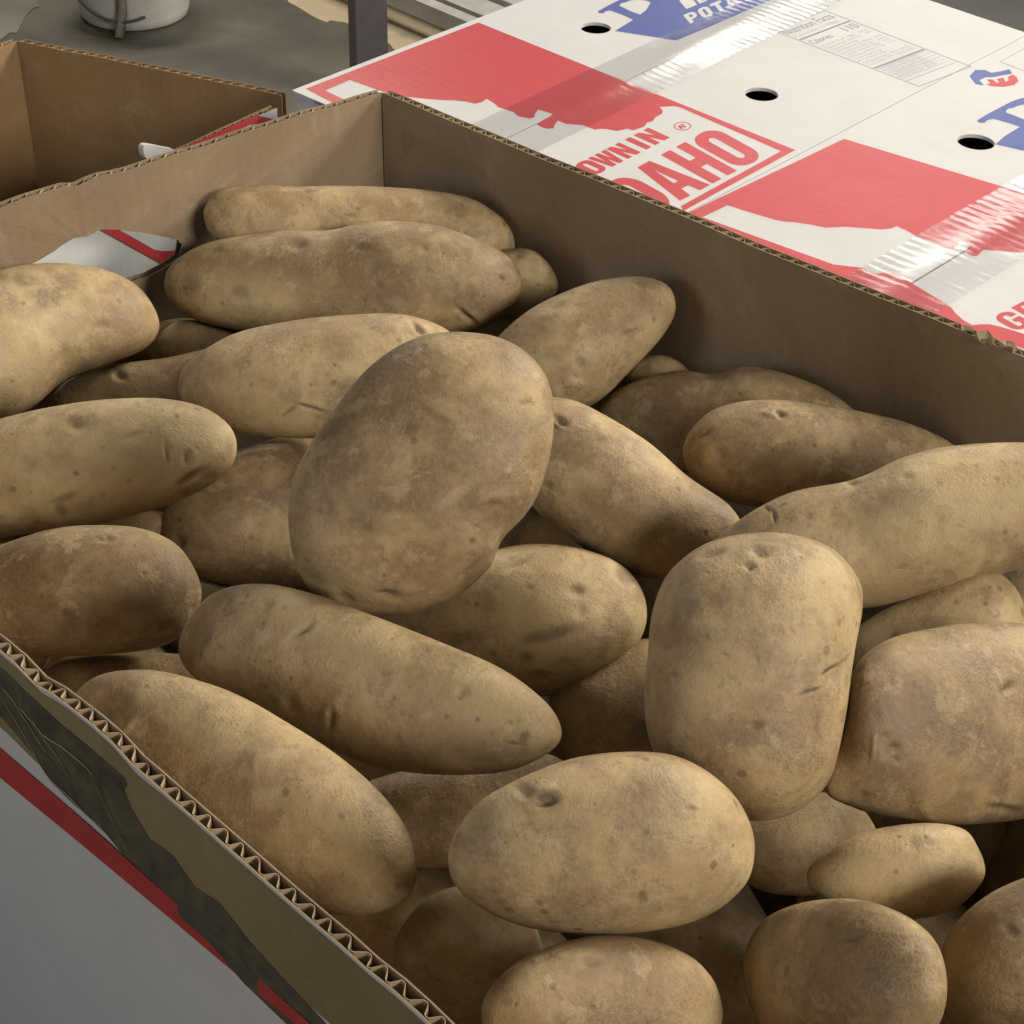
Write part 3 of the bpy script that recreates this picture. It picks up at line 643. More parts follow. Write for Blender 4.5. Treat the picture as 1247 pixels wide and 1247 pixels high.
# ------------------------------------------------------------------ open brown carton behind
HBc = -.045
T0, T1, F1, F0 = at(22, 50, HBc), at(343, 116, HBc), at(330, 128.8, HBc), at(215.6, 180.2, HBc)
dF = unit(F0 - F1)
RE = F1 + dF * .42; LE = T0 + dF * .42
bcn = empty('open_empty_carton', tuple(((T0 + T1 + RE + LE) / 4)[:2]) + (hgt,)); tag(bcn, 'empty open brown carton behind the far left wall of the potato carton', 'carton')
ctb = (T0 + T1 + RE + LE) / 4; HH = RIM + HBc - hgt - .001
wF, _, _, _, _ = wall(bcn, T0, T1, ctb, HH, mats=('kraft_dark', 'white_side'), seed=21, fl_depth=.02, wob=.0004)
wl2, _, _, _, _ = wall(bcn, LE, T0, ctb, HH, mats=('kraft_dark', 'white_side'), seed=22, fl_depth=.02, wob=.0004)
wRb, ptB, nB, LB, dBb = wall(bcn, F1, RE, ctb, HH, mats=('kraft_dark', 'white'), seed=23, fl_depth=.02, wob=.0003)
wall(bcn, RE, LE, ctb, HH, mats=('kraft_dark', 'white_side'), seed=24, fl_depth=.02, wob=.001)
mesh('carton_floor', *hexa([np.array([q[0], q[1], hgt + .0004]) for q in (T0, T1, RE, LE)], [np.array([q[0], q[1], hgt + .005]) for q in (T0, T1, RE, LE)]), MAT['kraft_dark'], bcn)
pw = F1 + nB * (TH + .0004)
def on_side(L, o=.0003, mat='red', name='printed_frame'):
    uv = []
    for x, y in L:
        q = on(x, y, pw, nB); uv.append((np.dot(q - F1, dBb), F1[2] - q[2]))
    P, T = fill([uv]); return mesh(name, [ptB(u, v / HH, TH + o) for u, v in P], T, MAT[mat], wRb)
Z1 = lambda L: [(x / 2.969, y / 2.969) for x, y in L]
on_side(Z1([(640, 545), (928, 417), (990, 432), (1000, 452), (960, 470), (935, 447), (905, 452), (760, 520), (700, 560)]))
on_side(Z1([(300, 800), (365, 832), (480, 897), (602, 964), (650, 935), (720, 890), (720, 870), (650, 906), (592, 908), (560, 903), (430, 830), (380, 800)]))
tb_ = [ptB(*(lambda q: (np.dot(q - F1, dBb), (F1[2] - q[2]) / HH))(on(x, y, pw, nB)), TH) for x, y in curve([(175, 183), (178, 177), (186, 177), (200, 180), (214, 183), (216, 190), (200, 196), (180, 194)], 4)]
mesh('side_tab', *hexa([q - nB * .0045 for q in tb_], tb_), MAT['white'], wRb)
# name: outline in photo pixels, height of the middle over the rim, lean (near end), thickness
POT = {
'back_long': ([(248,262),(262,236),(300,227),(380,226),(470,228),(560,238),(608,262),(626,290),(618,312),(560,322),(450,318),(340,308),(268,294)],-.065,0),
'warty': ([(200,345),(213,318),(258,295),(340,281),(400,280),(440,271),(482,268),(545,278),(602,300),(630,325),(635,357),(614,384),(576,404),(500,412),(400,412),(310,406),(245,392),(212,372)],-.05,0),
'back_stub': ([(560,340),(600,310),(640,303),(665,318),(679,345),(668,366),(630,388),(580,392),(555,370)],-.08,0),
'left_big': ([(193,404),(188,375),(163,345),(120,327),(60,321),(0,329),(-70,352),(-120,400),(-128,460),(-90,512),(-40,520),(0,513),(40,495),(70,470),(95,455),(130,443),(172,428)],-.045,0),
'gap_upper': ([(180,420),(205,396),(238,390),(285,402),(330,430),(320,462),(250,462),(195,450)],-.10,0),
'gap_small': ([(150,410),(185,388),(225,386),(258,400),(255,430),(200,440),(160,432)],-.12,0),
'sliver_left': ([(67,488),(84,462),(140,444),(210,434),(270,420),(345,405),(390,440),(345,490),(220,512),(110,516)],-.09,0),
'pale_left': ([(288,540),(275,514),(240,494),(182,485),(92,491),(0,509),(-75,535),(-115,590),(-85,650),(-30,662),(0,655),(88,641),(170,625),(240,599),(280,570)],-.04,0),
'bean': ([(217,470),(230,440),(280,408),(350,390),(440,382),(500,385),(548,404),(572,440),(550,485),(490,520),(440,531),(385,534),(310,530),(260,516),(228,496)],-.045,0),
'big_oval': ([(560,405),(615,414),(655,443),(673,485),(672,540),(658,598),(640,630),(614,658),(597,692),(560,724),(520,741),(476,749),(416,744),(374,714),(352,664),(350,610),(365,560),(402,500),(450,445),(505,413)],.03,0),
'under_oval': ([(193,640),(225,590),(290,548),(370,530),(430,560),(440,640),(410,700),(370,723),(300,715),(240,700),(205,672)],-.085,0),
'back_right_oval': ([(823,372),(811,346),(775,336),(722,344),(660,369),(612,404),(575,450),(590,492),(650,508),(715,496),(770,450),(812,402)],-.05,0),
'slant_mid': ([(640,485),(690,484),(730,500),(785,536),(835,580),(890,618),(905,655),(870,695),(800,705),(745,688),(690,652),(640,610),(608,560),(608,510)],-.065,0),
'shade_back': ([(731,500),(758,471),(820,452),(868,455),(910,447),(960,456),(1012,478),(1045,510),(1030,555),(940,580),(830,575),(768,548)],-.075,0),
'half_lit': ([(832,557),(840,525),(870,498),(920,487),(980,490),(1060,503),(1120,520),(1166,546),(1172,585),(1110,618),(1000,625),(930,618),(885,610),(848,588)],-.05,0),
'back_peek': ([(745,475),(770,442),(803,432),(832,445),(850,475),(820,505),(760,505)],-.10,0),
'right_long': ([(868,668),(900,634),(960,602),(1040,584),(1100,556),(1160,542),(1247,538),(1330,548),(1372,605),(1335,668),(1247,692),(1200,706),(1130,725),(1050,741),(960,742),(890,715)],-.03,0),
'upright': ([(920,648),(862,660),(817,694),(796,740),(788,800),(784,855),(794,910),(828,960),(878,990),(930,1000),(977,985),(1012,950),(1030,880),(1042,800),(1052,742),(1046,703),(1015,668),(970,652)],.0,0),
'right_peek': ([(1030,780),(1080,740),(1150,704),(1200,690),(1236,714),(1252,762),(1232,815),(1130,830),(1050,820)],-.075,0),
'right_big': ([(1003,958),(1020,890),(1040,812),(1082,779),(1150,765),(1205,760),(1265,766),(1335,800),(1365,880),(1335,958),(1262,995),(1180,1005),(1100,998),(1040,984)],-.03,0),
'speckled': ([(440,740),(520,696),(600,670),(660,662),(720,672),(765,695),(787,735),(780,778),(742,816),(680,845),(620,842),(540,822),(460,790)],-.10,0),
'long_front': ([(217,790),(235,745),(270,718),(320,712),(380,725),(450,750),(530,780),(610,815),(665,855),(684,890),(670,915),(620,938),(550,944),(480,938),(428,924),(365,890),(295,852),(238,826)],-.01,0),
'left_brown': ([(245,715),(220,668),(177,645),(120,640),(60,645),(0,664),(-60,690),(-80,735),(-40,780),(20,794),(60,799),(130,798),(200,786),(235,756)],-.055,0),
'front_left': ([(90,855),(110,828),(150,817),(210,821),(285,845),(365,890),(435,940),(485,995),(508,1050),(495,1095),(430,1118),(350,1092),(265,1035),(180,962),(112,895)],-.01,0),
'front_mid': ([(546,1040),(572,990),(620,955),(690,925),(760,914),(820,919),(870,945),(905,985),(919,1032),(905,1082),(850,1120),(740,1138),(630,1125),(562,1088)],.0,0),
'low_right': ([(985,1058),(1040,1018),(1110,1003),(1165,1006),(1188,1026),(1198,1070),(1150,1112),(1060,1120),(1000,1095)],-.04,0),
'gap_right': ([(880,1010),(940,975),(1005,965),(1050,985),(1070,1030),(1040,1080),(950,1090),(890,1060)],-.07,0),
'gap_mid': ([(670,850),(730,800),(800,780),(860,840),(850,920),(780,960),(710,950)],-.08,0),
'gap_front': ([(420,970),(510,935),(640,915),(692,935),(670,985),(600,1040),(520,1060),(440,1030)],-.06,0),
'gap_left': ([(30,840),(70,806),(150,795),(240,800),(290,840),(230,890),(120,890),(50,880)],-.08,0),
'gap_olive': ([(60,655),(110,640),(170,622),(196,628),(200,650),(150,685),(80,685)],-.11,0),
'far_right_gap': ([(1180,730),(1230,680),(1300,670),(1360,720),(1340,800),(1250,820),(1190,790)],-.09,0),
'base_a': ([(590,1215),(640,1165),(720,1140),(800,1145),(860,1180),(880,1240),(850,1290),(740,1320),(640,1300),(595,1265)],-.02,0),
'base_b': ([(905,1180),(930,1120),(1000,1095),(1080,1105),(1140,1150),(1150,1230),(1100,1290),(1000,1300),(930,1260)],-.02,0),
'base_c': ([(1140,1190),(1160,1130),(1220,1080),(1300,1060),(1370,1100),(1380,1200),(1320,1270),(1220,1285),(1155,1250)],-.02,0),
'base_d': ([(480,1150),(520,1095),(580,1080),(640,1110),(660,1170),(620,1230),(540,1250),(490,1210)],-.05,0),
'low_centre': ([(620,660),(680,620),(760,640),(850,700),(880,780),(820,830),(720,800),(640,740)],-.11,0),
}
DEP={'back_long': (1.0433, -0.0116), 'warty': (1.0101, 0.012), 'back_stub': (1.0428, 0.0065), 'left_big': (0.9535, -0.039), 'gap_upper': (1.0284, 0.0003), 'gap_small': (1.0677, -0.0129), 'sliver_left': (0.9834, 0.0), 'pale_left': (0.8482, 0.003), 'bean': (0.9255, -0.006), 'big_oval': (0.708, 0.0), 'under_oval': (0.9497, -0.039), 'back_right_oval': (0.9665, 0.0), 'slant_mid': (0.8478, 0.0036), 'shade_back': (0.9463, 0.03), 'half_lit': (0.884, 0.0), 'back_peek': (0.9963, 0.0015), 'right_long': (0.7793, 0.0026), 'upright': (0.6404, -0.0084), 'right_peek': (0.78, 0.002), 'right_big': (0.6886, -0.0397), 'speckled': (0.8239, 0.0008), 'long_front': (0.6778, 0.039), 'left_brown': (0.7945, 0.0), 'front_left': (0.6406, 0.0193), 'front_mid': (0.5864, -0.006), 'low_right': (0.6229, 0.0), 'gap_right': (0.7381, -0.0047), 'gap_mid': (0.8285, 0.0), 'gap_front': (0.759, 0.0), 'gap_left': (0.8182, 0.0), 'gap_olive': (0.9125, 0.0), 'far_right_gap': (0.8254, 0.0016), 'base_a': (0.5775, -0.021), 'base_b': (0.5879, 0.0308), 'base_c': (0.5954, 0.0057), 'base_d': (0.6605, 0.0), 'low_centre': (0.9435, 0.0059)}
# label, tone (dusty 0 .. clean 1, gap ones darkest to paint in shade), thickness, marks: x, y, rx, ry, angle, depth (px), stain (+) or pale (-), a few broad ones painting in shade or light
POTINFO = {
'back_long': ('long smooth potato lying in the far corner against both walls', .62, .95, [(375,232,4,3,0,1,.6),(428,262,4,3,0,1,.4),(560,262,4,3,20,1,.4),(300,262,5,8,0,1.5,0),(540,250,16,10,10,0,.18),(520,276,14,8,0,0,.2)]),
'warty': ('knobbly potato with grey dirt patches and deep folds, below the farthest one', .45, .92, [(310,355,60,30,10,0,-.35),(520,320,90,30,15,0,.22),(560,360,50,24,0,0,.3),(362,296,11,7,-10,4,.45),(453,325,10,7,-60,3,.3),(570,386,16,4,40,6,.75),(612,338,5,4,0,3,.6),(232,348,14,12,0,0,.5),(262,304,10,5,-20,1,.5),(330,318,20,7,0,0,.3),(480,350,60,22,10,0,.35),(590,320,30,22,20,0,.35),(292,355,10,9,0,2,.45),(460,345,8,5,30,3,.2),(545,372,26,10,0,0,.25),(440,300,12,5,10,2,.2)]),
'back_stub': ('short potato end poking out behind the knobbly one near the right wall', .8, .95, [(655,347,3,2,0,1,.7),(650,330,6,4,0,1,.3)]),
'left_big': ('large potato at the left edge in front of the hand hole', .7, .9, [(30,440,60,40,-30,0,-.4),(30,340,16,9,0,1,.45),(120,350,10,5,20,3,.1),(72,432,14,8,-60,3,.1),(14,464,3,2,0,1,.7),(90,395,22,14,0,0,.16),(125,395,9,7,0,2,.3)]),
'gap_upper': ('small shaded potato behind the pale cracked one, below the hand hole', .45, .9, []),
'gap_small': ('dark potato barely showing under the hand hole, deepest of its gap', .3, .9, []),
'sliver_left': ('thin brown potato showing between two pale ones at the left', .2, .92, [(146,456,8,6,20,3,.4),(86,474,4,3,0,1,.5)]),
'pale_left': ('pale yellowish potato at the left edge, speckled with wrinkles at its tip', 1.0, .9, [(150,560,120,55,-10,0,-.55),(92,515,12,9,0,3,.55),(112,512,9,12,0,0,.5),(80,605,18,5,-20,1,.5),(74,622,6,10,-30,3,.6),(204,548,4,16,-10,3,.3),(228,556,5,9,0,3,.25),(232,580,18,6,-30,4,.35),(160,530,14,4,-20,2,.15),(93,576,3,3,0,0,.8),(138,570,2.5,2.5,0,0,.7),(215,507,2.5,2.5,0,0,.7),(157,585,2.5,2.5,0,0,.7),(125,545,2.5,2.5,0,0,.6),(280,540,6,14,0,1,.3),(160,550,22,8,0,0,.22)]),  # pale skin; the broad pale mark also paints in light falling on it
'bean': ('curved pale potato with a dark crack, left of the big oval one', .7, .9, [(310,505,70,22,5,0,-.45),(378,496,17,2.4,16,4,.95),(352,501,12,2.2,-38,3,.8),(510,400,10,4,40,5,.6),(285,455,24,18,0,0,.25),(340,405,30,12,-10,0,.25),(375,388,12,2,0,1,.4),(236,500,8,10,0,2,.25),(290,452,2,8,0,1.5,.3),(410,425,26,14,20,0,.3)]),
'big_oval': ('biggest oval potato lying on top in the middle of the pile', .30, .66, [(522,503,16,5,32,3.2,.22),(540,512,8,5,30,1.5,.2),(597,604,26,8,-12,-2,0),(600,612,12,6,0,2.4,.12),(395,616,12,17,0,2,.42),(474,722,14,7,5,5,.3),(466,722,6,2.2,0,3,.9),(575,659,4,4,0,2,.75),(580,640,5,2,20,1.5,.6),(577,676,3.5,2.5,0,1.5,.6),(509,570,7,7,0,1,.35),(546,572,8,6,0,2,.15),(560,598,30,7,-35,0,-.35),(600,460,46,12,-10,0,-.18),(480,430,40,14,-25,0,.18),(490,760,40,20,0,0,.0),(640,490,12,5,0,2,.15)]),
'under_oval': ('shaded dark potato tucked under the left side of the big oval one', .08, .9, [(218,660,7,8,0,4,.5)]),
'back_right_oval': ('oval potato standing on end against the right wall behind the big oval one', .42, .9, [(768,404,12,7,-20,4,.1),(766,398,7,4,0,-2,-.3),(705,440,6,7,0,3,.3),(700,465,10,7,0,-2,-.2),(790,345,14,4,10,2,.35),(680,372,10,4,-30,2,.5),(660,400,30,16,-30,0,.28),(700,365,30,10,-15,0,.22),(720,352,12,4,0,1,.2)]),
'slant_mid': ('potato sloping down to the right from behind the big oval one', .55, .92, [(684,512,8,5,30,5,.8),(672,516,9,3,30,3,.4),(720,580,18,10,20,0,-.4),(668,590,6,5,0,2,.5),(740,620,40,14,25,0,.25)]),
'shade_back': ('bumpy potato lying in shadow along the right wall', .30, .92, [(870,453,20,9,0,3,0),(790,466,6,4,0,2,.4)]),
'half_lit': ('potato half in shadow, leaning on the right wall', .42, .92, [(950,504,7,4,20,5,.85),(938,503,14,4,10,-3,-.1),(856,527,10,4,-35,3,.45),(878,550,10,8,0,3,.35),(900,520,30,12,0,0,.2)]),
'back_peek': ('sliver of a potato deep beside the right wall behind the oval one', .35, .9, []),
'right_long': ('long pale potato with a forked crack running off the right edge', .85, .9, [(1130,640,120,50,-22,0,-.4),(943,626,2.2,12,-5,3,.95),(936,620,8,2.2,40,2,.9),(950,617,7,2,-35,2,.8),(1038,588,7,3.5,0,3,.75),(900,640,14,6,-30,0,.3),(1065,660,20,14,40,0,.18),(1020,700,8,3,0,1,.2),(1150,610,22,8,0,0,-.2),(1105,580,8,4,0,2,.15),(985,640,2.5,2.5,0,0,.7),(1062,607,2.5,2.5,0,0,.6),(1170,640,2.5,2.5,0,0,.7),(1200,590,2.5,2.5,0,0,.6),(1130,685,2.5,2.5,0,0,.7),(1190,566,2.5,2.5,0,0,.6),(1095,690,2.5,2.5,0,0,.6)]),
'upright': ('blunt potato standing on end at the right, small bud and dark slits', .45, .9, [(926,670,12,7,10,8,.55),(912,689,7,5,0,5,.35),(908,691,3,2.5,0,-4,-.7),(866,672,16,5,-22,5,.3),(980,670,12,5,20,3,.15),(1009,815,13,2.6,-32,4,.95),(986,841,15,2.2,-18,3,.8),(1025,806,16,2,-40,1.5,.4),(920,882,7,5,-35,4,.75),(838,795,12,10,0,0,.22),(900,720,22,12,0,0,.15),(940,745,30,14,0,0,-.22),(1000,945,30,8,-25,0,-.1),(880,800,60,30,0,0,.14)]),
'right_peek': ('pale spotted potato showing behind the biggest one at the right edge', 1.0, .92, [(1165,733,3.5,3.5,0,0,.7),(1200,735,3.5,3,0,0,.7),(1148,720,3,2.5,0,0,.6),(1205,715,2.5,2.5,0,0,.6),(1140,757,22,8,0,0,.4)]),
'right_big': ('broad dusty brown potato at the lower right edge', .0, .85, [(1120,880,120,95,20,0,.30),(1228,836,12,6,-30,7,.6),(1216,826,3,14,-15,-4,-.15),(1084,908,13,17,-10,3,.2),(1090,909,5,4,0,4,.75),(1092,924,4,4,0,3,.7),(1078,895,4,3,0,3,.5),(1064,905,3,20,8,-3,-.12),(1222,985,20,6,10,5,.4),(1130,880,50,40,30,0,.25),(1240,780,24,12,20,0,-.3),(1110,960,8,60,-30,-2,0)]),  # dusty skin; the broad stain also paints in the shade over it
'speckled': ('yellowish potato with a speckled scab band, right of the long tapering one', .82, .9, [(632,684,18,4,-28,4,.5),(742,684,18,10,30,-3,-.15),(765,697,16,12,40,5,.6),(702,718,11,8,0,4,.5),(704,718,4,3,0,2,.8),(670,772,40,8,-14,.6,.75),(640,800,10,8,0,1,.6),(655,820,18,6,0,0,.5),(600,795,5,4,0,1,.6),(690,805,20,6,0,0,.4),(645,715,5,3,0,1,.5),(520,735,60,18,-15,0,.25),(650,755,60,50,-10,0,-.5)]),
'long_front': ('long tapering potato with crescent marks across the front of the pile', .58, .9, [(370,766,14,4,-32,6,.5),(405,876,3.5,15,8,6,.7),(398,866,4,14,10,-3,0),(638,898,6,9,35,1,.8),(628,905,12,2.5,10,1,.7),(515,792,10,2.5,-10,2,.4),(325,737,6,4,0,2,.4),(345,740,4,3,0,1.5,.4),(270,730,14,10,-20,2,.35),(245,770,14,30,10,0,.4),(544,873,3,3,0,0,.8),(582,876,3,3,0,0,.8),(525,854,2.5,2.5,0,0,.6),(500,872,2.5,2.5,0,0,.6),(590,905,2.5,2.5,0,0,.6),(560,850,2.5,2.5,0,0,.6),(622,880,3,3,0,0,.7),(600,892,2.5,2.5,0,0,.6),(480,850,2.5,2.5,0,0,.6),(375,840,34,20,0,0,.16),(575,850,80,36,22,0,-.5)]),  # last pale mark paints in the light on its right end
'left_brown': ('brown potato with a white speck beside the near left wall', .08, .9, [(127,656,10,4,0,3,.55),(127,655,2.6,2,0,-2,-.9),(85,748,12,9,40,5,.3),(130,690,24,14,0,0,.15),(215,700,20,40,0,0,.35),(165,715,24,18,0,0,-.25)]),
'front_left': ('dusty potato with a rough scab, resting against the near left cut edge', .40, .9, [(140,862,28,18,-30,1.5,.62),(160,880,5,16,35,-3,0),(305,861,12,4,10,2,.25),(320,972,16,14,20,-1,-.6),(265,915,40,18,15,0,.18),(240,935,20,14,0,0,.25),(420,1010,26,14,0,0,-.4),(300,905,40,12,20,0,-.15)]),
'front_mid': ('potato with one deep dark eye in the middle of the front', .35, .88, [(665,972,13,7.5,-8,12,.98),(644,966,24,9,35,3,.2),(842,984,8,4,10,3,.4),(690,1010,40,14,0,0,.22),(590,1000,18,24,0,0,.2),(800,960,50,14,0,0,.15),(850,1010,20,12,0,0,-.15)]),
'low_right': ('small potato low at the right, below the broad dusty one', .45, .9, [(1130,1025,12,6,0,2,.2)]),
'gap_right': ('shaded potato low between the upright one and the front one', .4, .9, []),
'gap_mid': ('dark brown potato deep in the gap left of the upright one', .0, .9, []),  # skin darkened to paint in the shade of the gap
'gap_front': ('dark potato deep in the gap below the tip of the long tapering one', .0, .9, []),  # darkest skin stands in for gap shade
'gap_left': ('dark potato deep in the gap beside the near left wall', .0, .9, []),  # gap shade put into the skin tone
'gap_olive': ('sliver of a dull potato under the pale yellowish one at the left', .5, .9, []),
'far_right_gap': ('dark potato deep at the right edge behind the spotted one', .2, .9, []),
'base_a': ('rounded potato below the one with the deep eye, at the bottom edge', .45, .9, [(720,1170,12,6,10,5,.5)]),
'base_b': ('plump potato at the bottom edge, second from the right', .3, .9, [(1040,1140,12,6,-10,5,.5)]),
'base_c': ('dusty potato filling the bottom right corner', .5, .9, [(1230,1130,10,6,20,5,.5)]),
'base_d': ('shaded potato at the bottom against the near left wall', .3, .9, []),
'low_centre': ('dark potato deep in the gap right of the big oval one', .0, .9, []),  # skin tone lowered as painted shade of the gap
}
SMALL = {'gap_upper','gap_small','back_peek','gap_right','gap_mid','gap_front','gap_left','gap_olive','far_right_gap','low_centre'}
OFF = set()

DEEP_Z = .195
DEEP_OFF = set(range(1, 31)) - {3, 4, 5, 8, 11, 15, 16, 20, 21, 22, 23, 26, 27}

DEEP_LABEL = {
3: 'deep potato just visible above the brown one at the near left wall',
4: 'deep dark potato in the gap between the brown and the long tapering ones',
5: 'deep potato at the left edge, under the brown one with a white speck',
8: 'deep potato peeking out right of the biggest oval one',
11: 'deep potato under the brown one, beside the near left cut edge',
15: 'deep potato right of the tip of the long tapering one',
16: 'deep potato between the long tapering one and the scabby one',
20: 'deep potato below the broad dusty one, right of the small low one',
21: 'deep potato in the gap right of the front potato with the deep eye',
22: 'deep potato between the two rounded ones at the bottom edge',
23: 'deep potato at the bottom, beside the scabby one and the near left wall',
26: 'deep potato at the right edge above the dusty corner one',
27: 'deep potato between the plump one and the dusty one in the bottom corner',
}
# ------------------------------------------------------------------ potatoes
def section(P, n):
    S = curve(P, 12); c = S.mean(0); w_, v = np.linalg.eigh(np.cov((S - c).T)); ax = v[:, 1]; lat = np.array([-ax[1], ax[0]])
    s = (S - c) @ ax; l = (S - c) @ lat; a, b = s.min(), s.max()
    ss = (a + b) / 2 - (b - a) / 2 * np.cos((np.arange(n) + .5) / n * np.pi)
    s2, l2 = np.roll(s, -1), np.roll(l, -1); Ci = []; Wi = []
    for q in ss:
        m = ((s - q) * (s2 - q) <= 0) & (s != s2); L = l[m] + (q - s[m]) / (s2[m] - s[m]) * (l2[m] - l[m])
        Ci.append((L.min() + L.max()) / 2); Wi.append((L.max() - L.min()) / 2)
    return c, ax, lat, ss, np.array(Ci), np.array(Wi)
def waves(P, freq, n, rng):
    o = np.zeros(len(P))
    for k in range(n):
        d = unit(rng.normal(size=3)); o += np.sin(P @ d * freq * rng.uniform(.7, 1.4) + rng.uniform(0, 6.28))
    return o / math.sqrt(n)
def potato(key):
    P, h0, _ = POT[key]; D, T = DEP[key]; label, tone, kap, marks = POTINFO[key]
    small = key in SMALL
    nS, nA = (60, 56) if small else (215, 185)
    c, ax, lat, ss, Ci, Wi = section(P, nS); L = ss[-1] - ss[0]
    rng = np.random.default_rng(sum(map(ord, key)))
    ph = np.arange(nA) / nA * 2 * np.pi
    Lp = Ci[:, None] + Wi[:, None] * np.sin(ph)[None]
    px = c[None, None] + ss[:, None, None] * ax + Lp[..., None] * lat
    thick = kap * np.convolve(np.pad(Wi, 3, mode='edge'), np.ones(7) / 7, 'valid'); thick = np.minimum(thick, np.maximum(Wi * 1.3, thick * .0))
    dep = D + T * (ss / (L / 2))[:, None] - (thick[:, None] * (np.sign(np.cos(ph)) * np.abs(np.cos(ph)) ** .82)[None]) * D / FOC
    x, y = px[..., 0], px[..., 1]
    r = Fw + Rt * ((x - PX) / FOC)[..., None] - Up * ((y - PY) / FOC)[..., None]
    V = CAM + r * dep[..., None]
    # outward normals from the grid
    ds = np.gradient(V, axis=0); da = (np.roll(V, -1, 1) - np.roll(V, 1, 1))
    N = np.cross(ds, da); N /= np.maximum(np.linalg.norm(N, axis=2, keepdims=True), 1e-12)
    cen = V.mean(1, keepdims=True); 
    if (np.sum((V - cen) * N, axis=2)).mean() < 0: N = -N
    unitpx = D / FOC
    flatV = V.reshape(-1, 3); wmax = Wi.max() * unitpx
    endf = np.minimum(1, Wi / Wi.max() * 1.6)[:, None]
    disp = (waves(flatV, 55, 6, rng) * .0120 + waves(flatV, 130, 8, rng) * .0062 + waves(flatV, 320, 10, rng) * .0013).reshape(nS, nA) * wmax * endf
    front = np.clip(np.cos(ph) * 3, 0, 1)[None]
    stain = np.zeros((nS, nA)); pale = np.zeros((nS, nA))
    ms = list(marks)
    for k in range(4 if small else 6):      # small eyes scattered over every side
        i, j = int(rng.uniform(.12, .88) * nS), int(rng.uniform(0, 1) * nA)
        g = np.linalg.norm(V - V[i, j], axis=2); s_ = rng.uniform(.0018, .0038)
        e = np.exp(-(g / s_) ** 2); disp += (-e * .28 + .10 * np.exp(-(g / (s_ * 2.4)) ** 2)) * s_; stain = np.maximum(stain, e * rng.uniform(.1, .4))
    for mk in ms:
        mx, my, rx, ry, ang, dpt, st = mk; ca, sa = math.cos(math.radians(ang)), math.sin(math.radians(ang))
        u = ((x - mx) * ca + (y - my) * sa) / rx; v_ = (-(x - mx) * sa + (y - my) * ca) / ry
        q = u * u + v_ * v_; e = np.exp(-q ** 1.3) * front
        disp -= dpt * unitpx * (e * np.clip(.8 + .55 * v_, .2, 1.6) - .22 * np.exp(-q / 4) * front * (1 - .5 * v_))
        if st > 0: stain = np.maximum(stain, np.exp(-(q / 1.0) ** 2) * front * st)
        elif st < 0: pale = np.maximum(pale, np.exp(-(q / 1.2) ** 1.5) * front * -st)
    V = V + N * disp[..., None]
    VV = V.reshape(-1, 3); e0, e1 = V[0].mean(0), V[-1].mean(0)
    VV = np.vstack([VV, e0, e1]); org = VV.mean(0)
    idx = np.arange(nS * nA).reshape(nS, nA); nx = np.roll(idx, -1, 1)
    Q = np.stack([idx[:-1], nx[:-1], nx[1:], idx[1:]], -1).reshape(-1, 4)
    t0 = np.stack([np.full(nA, nS * nA), nx[0], idx[0]], -1); t1 = np.stack([np.full(nA, nS * nA + 1), idx[-1], nx[-1]], -1)
    # orientation so that faces look outward
    n0 = np.cross(VV[Q[:, 1]] - VV[Q[:, 0]], VV[Q[:, 3]] - VV[Q[:, 0]]); cc = np.repeat(V.mean(1)[:-1], nA, axis=0)
    if np.sum((VV[Q[:, 0]] - cc) * n0) < 0: Q, t0, t1 = Q[:, ::-1], t0[:, ::-1], t1[:, ::-1]
    me = bpy.data.meshes.new('potato'); nq, nt = len(Q), 2 * nA
    loops = np.concatenate([Q.reshape(-1), t0.reshape(-1), t1.reshape(-1)]).astype(np.int32)
    me.vertices.add(len(VV)); me.vertices.foreach_set('co', (VV - org).astype(np.float32).reshape(-1))
    me.loops.add(len(loops)); me.loops.foreach_set('vertex_index', loops)
    me.polygons.add(nq + nt); st_ = np.concatenate([np.arange(nq) * 4, nq * 4 + np.arange(nt) * 3]).astype(np.int32)
    me.polygons.foreach_set('loop_start', st_); me.polygons.foreach_set('use_smooth', np.ones(nq + nt, bool))
    me.update(calc_edges=True); me.validate()
    for nm, arr in (('stain', stain), ('pale', pale)):
        a = me.attributes.new(nm, 'FLOAT', 'POINT'); a.data.foreach_set('value', np.concatenate([arr.reshape(-1), [0, 0]]).astype(np.float32))
    me.materials.append(MAT['skin'])
    o = bpy.data.objects.new('potato', me); C.objects.link(o); o.location = Vector(org)
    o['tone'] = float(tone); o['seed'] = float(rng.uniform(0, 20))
    tag(o, label, 'potato', 'loose potatoes in the open carton'); return o
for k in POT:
    if k not in OFF: potato(k)
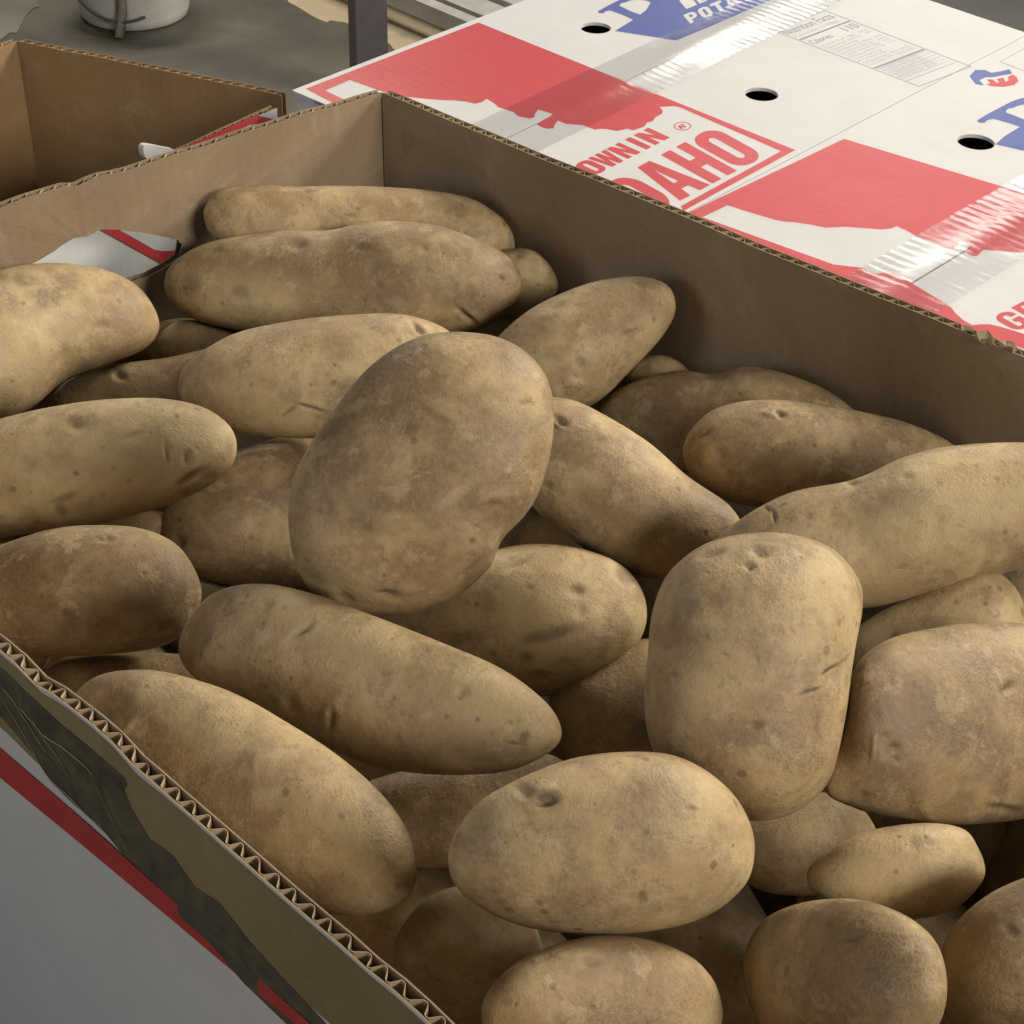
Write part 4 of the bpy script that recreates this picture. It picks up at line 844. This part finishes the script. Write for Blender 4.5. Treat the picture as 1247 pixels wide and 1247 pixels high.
# the layer underneath, glimpsed through the gaps
rg = np.random.default_rng(11)
cen0 = (Cc + LC) / 2; wid = np.linalg.norm(LC - Cc); num = 0
def deep_mesh(v):
    P, Q = [], []; nS, nA = 26, 28
    r0 = np.random.default_rng(v)
    for i in range(nS):
        t = -math.cos((i + .5) / nS * math.pi)
        for j in range(nA):
            a = 2 * math.pi * j / nA
            w_ = (1 - abs(t) ** 2.3) ** .5 * (1 + .10 * math.sin(2.2 * t + v))
            P.append((t * .070, w_ * .036 * math.cos(a) + .006 * math.sin(2 * t + v), w_ * .032 * math.sin(a)))
    P = np.array(P); P *= (1 + .03 * waves(P, 60, 5, r0) + .015 * waves(P, 160, 6, r0))[:, None]
    for i in range(nS - 1):
        for j in range(nA): Q.append((i * nA + j, i * nA + (j + 1) % nA, (i + 1) * nA + (j + 1) % nA, (i + 1) * nA + j))
    n = len(P); P = np.vstack([P, P[:nA].mean(0), P[-nA:].mean(0)])
    Q += [(n, (j + 1) % nA, j) for j in range(nA)] + [(n + 1, n - nA + j, n - nA + (j + 1) % nA) for j in range(nA)]
    me = bpy.data.meshes.new('deep_potato'); me.from_pydata(P.tolist(), [], Q); me.update(); me.materials.append(MAT['skin'])
    me.polygons.foreach_set('use_smooth', [True] * len(me.polygons)); return me
DM = [deep_mesh(v) for v in range(4)]
for iu in range(5):
    for iv in range(6):
        num += 1
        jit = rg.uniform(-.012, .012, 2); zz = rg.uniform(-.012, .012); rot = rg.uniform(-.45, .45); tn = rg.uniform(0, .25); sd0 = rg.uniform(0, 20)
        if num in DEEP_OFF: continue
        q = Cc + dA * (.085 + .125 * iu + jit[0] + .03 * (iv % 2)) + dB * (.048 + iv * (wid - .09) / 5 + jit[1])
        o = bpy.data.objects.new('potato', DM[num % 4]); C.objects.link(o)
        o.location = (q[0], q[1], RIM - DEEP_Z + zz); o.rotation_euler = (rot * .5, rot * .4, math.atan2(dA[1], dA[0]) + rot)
        o['tone'] = float(tn); o['seed'] = float(sd0)  # dark tones paint in the shade between the upper potatoes
        tag(o, DEEP_LABEL[num], 'potato', 'lower layer of potatoes in the carton')
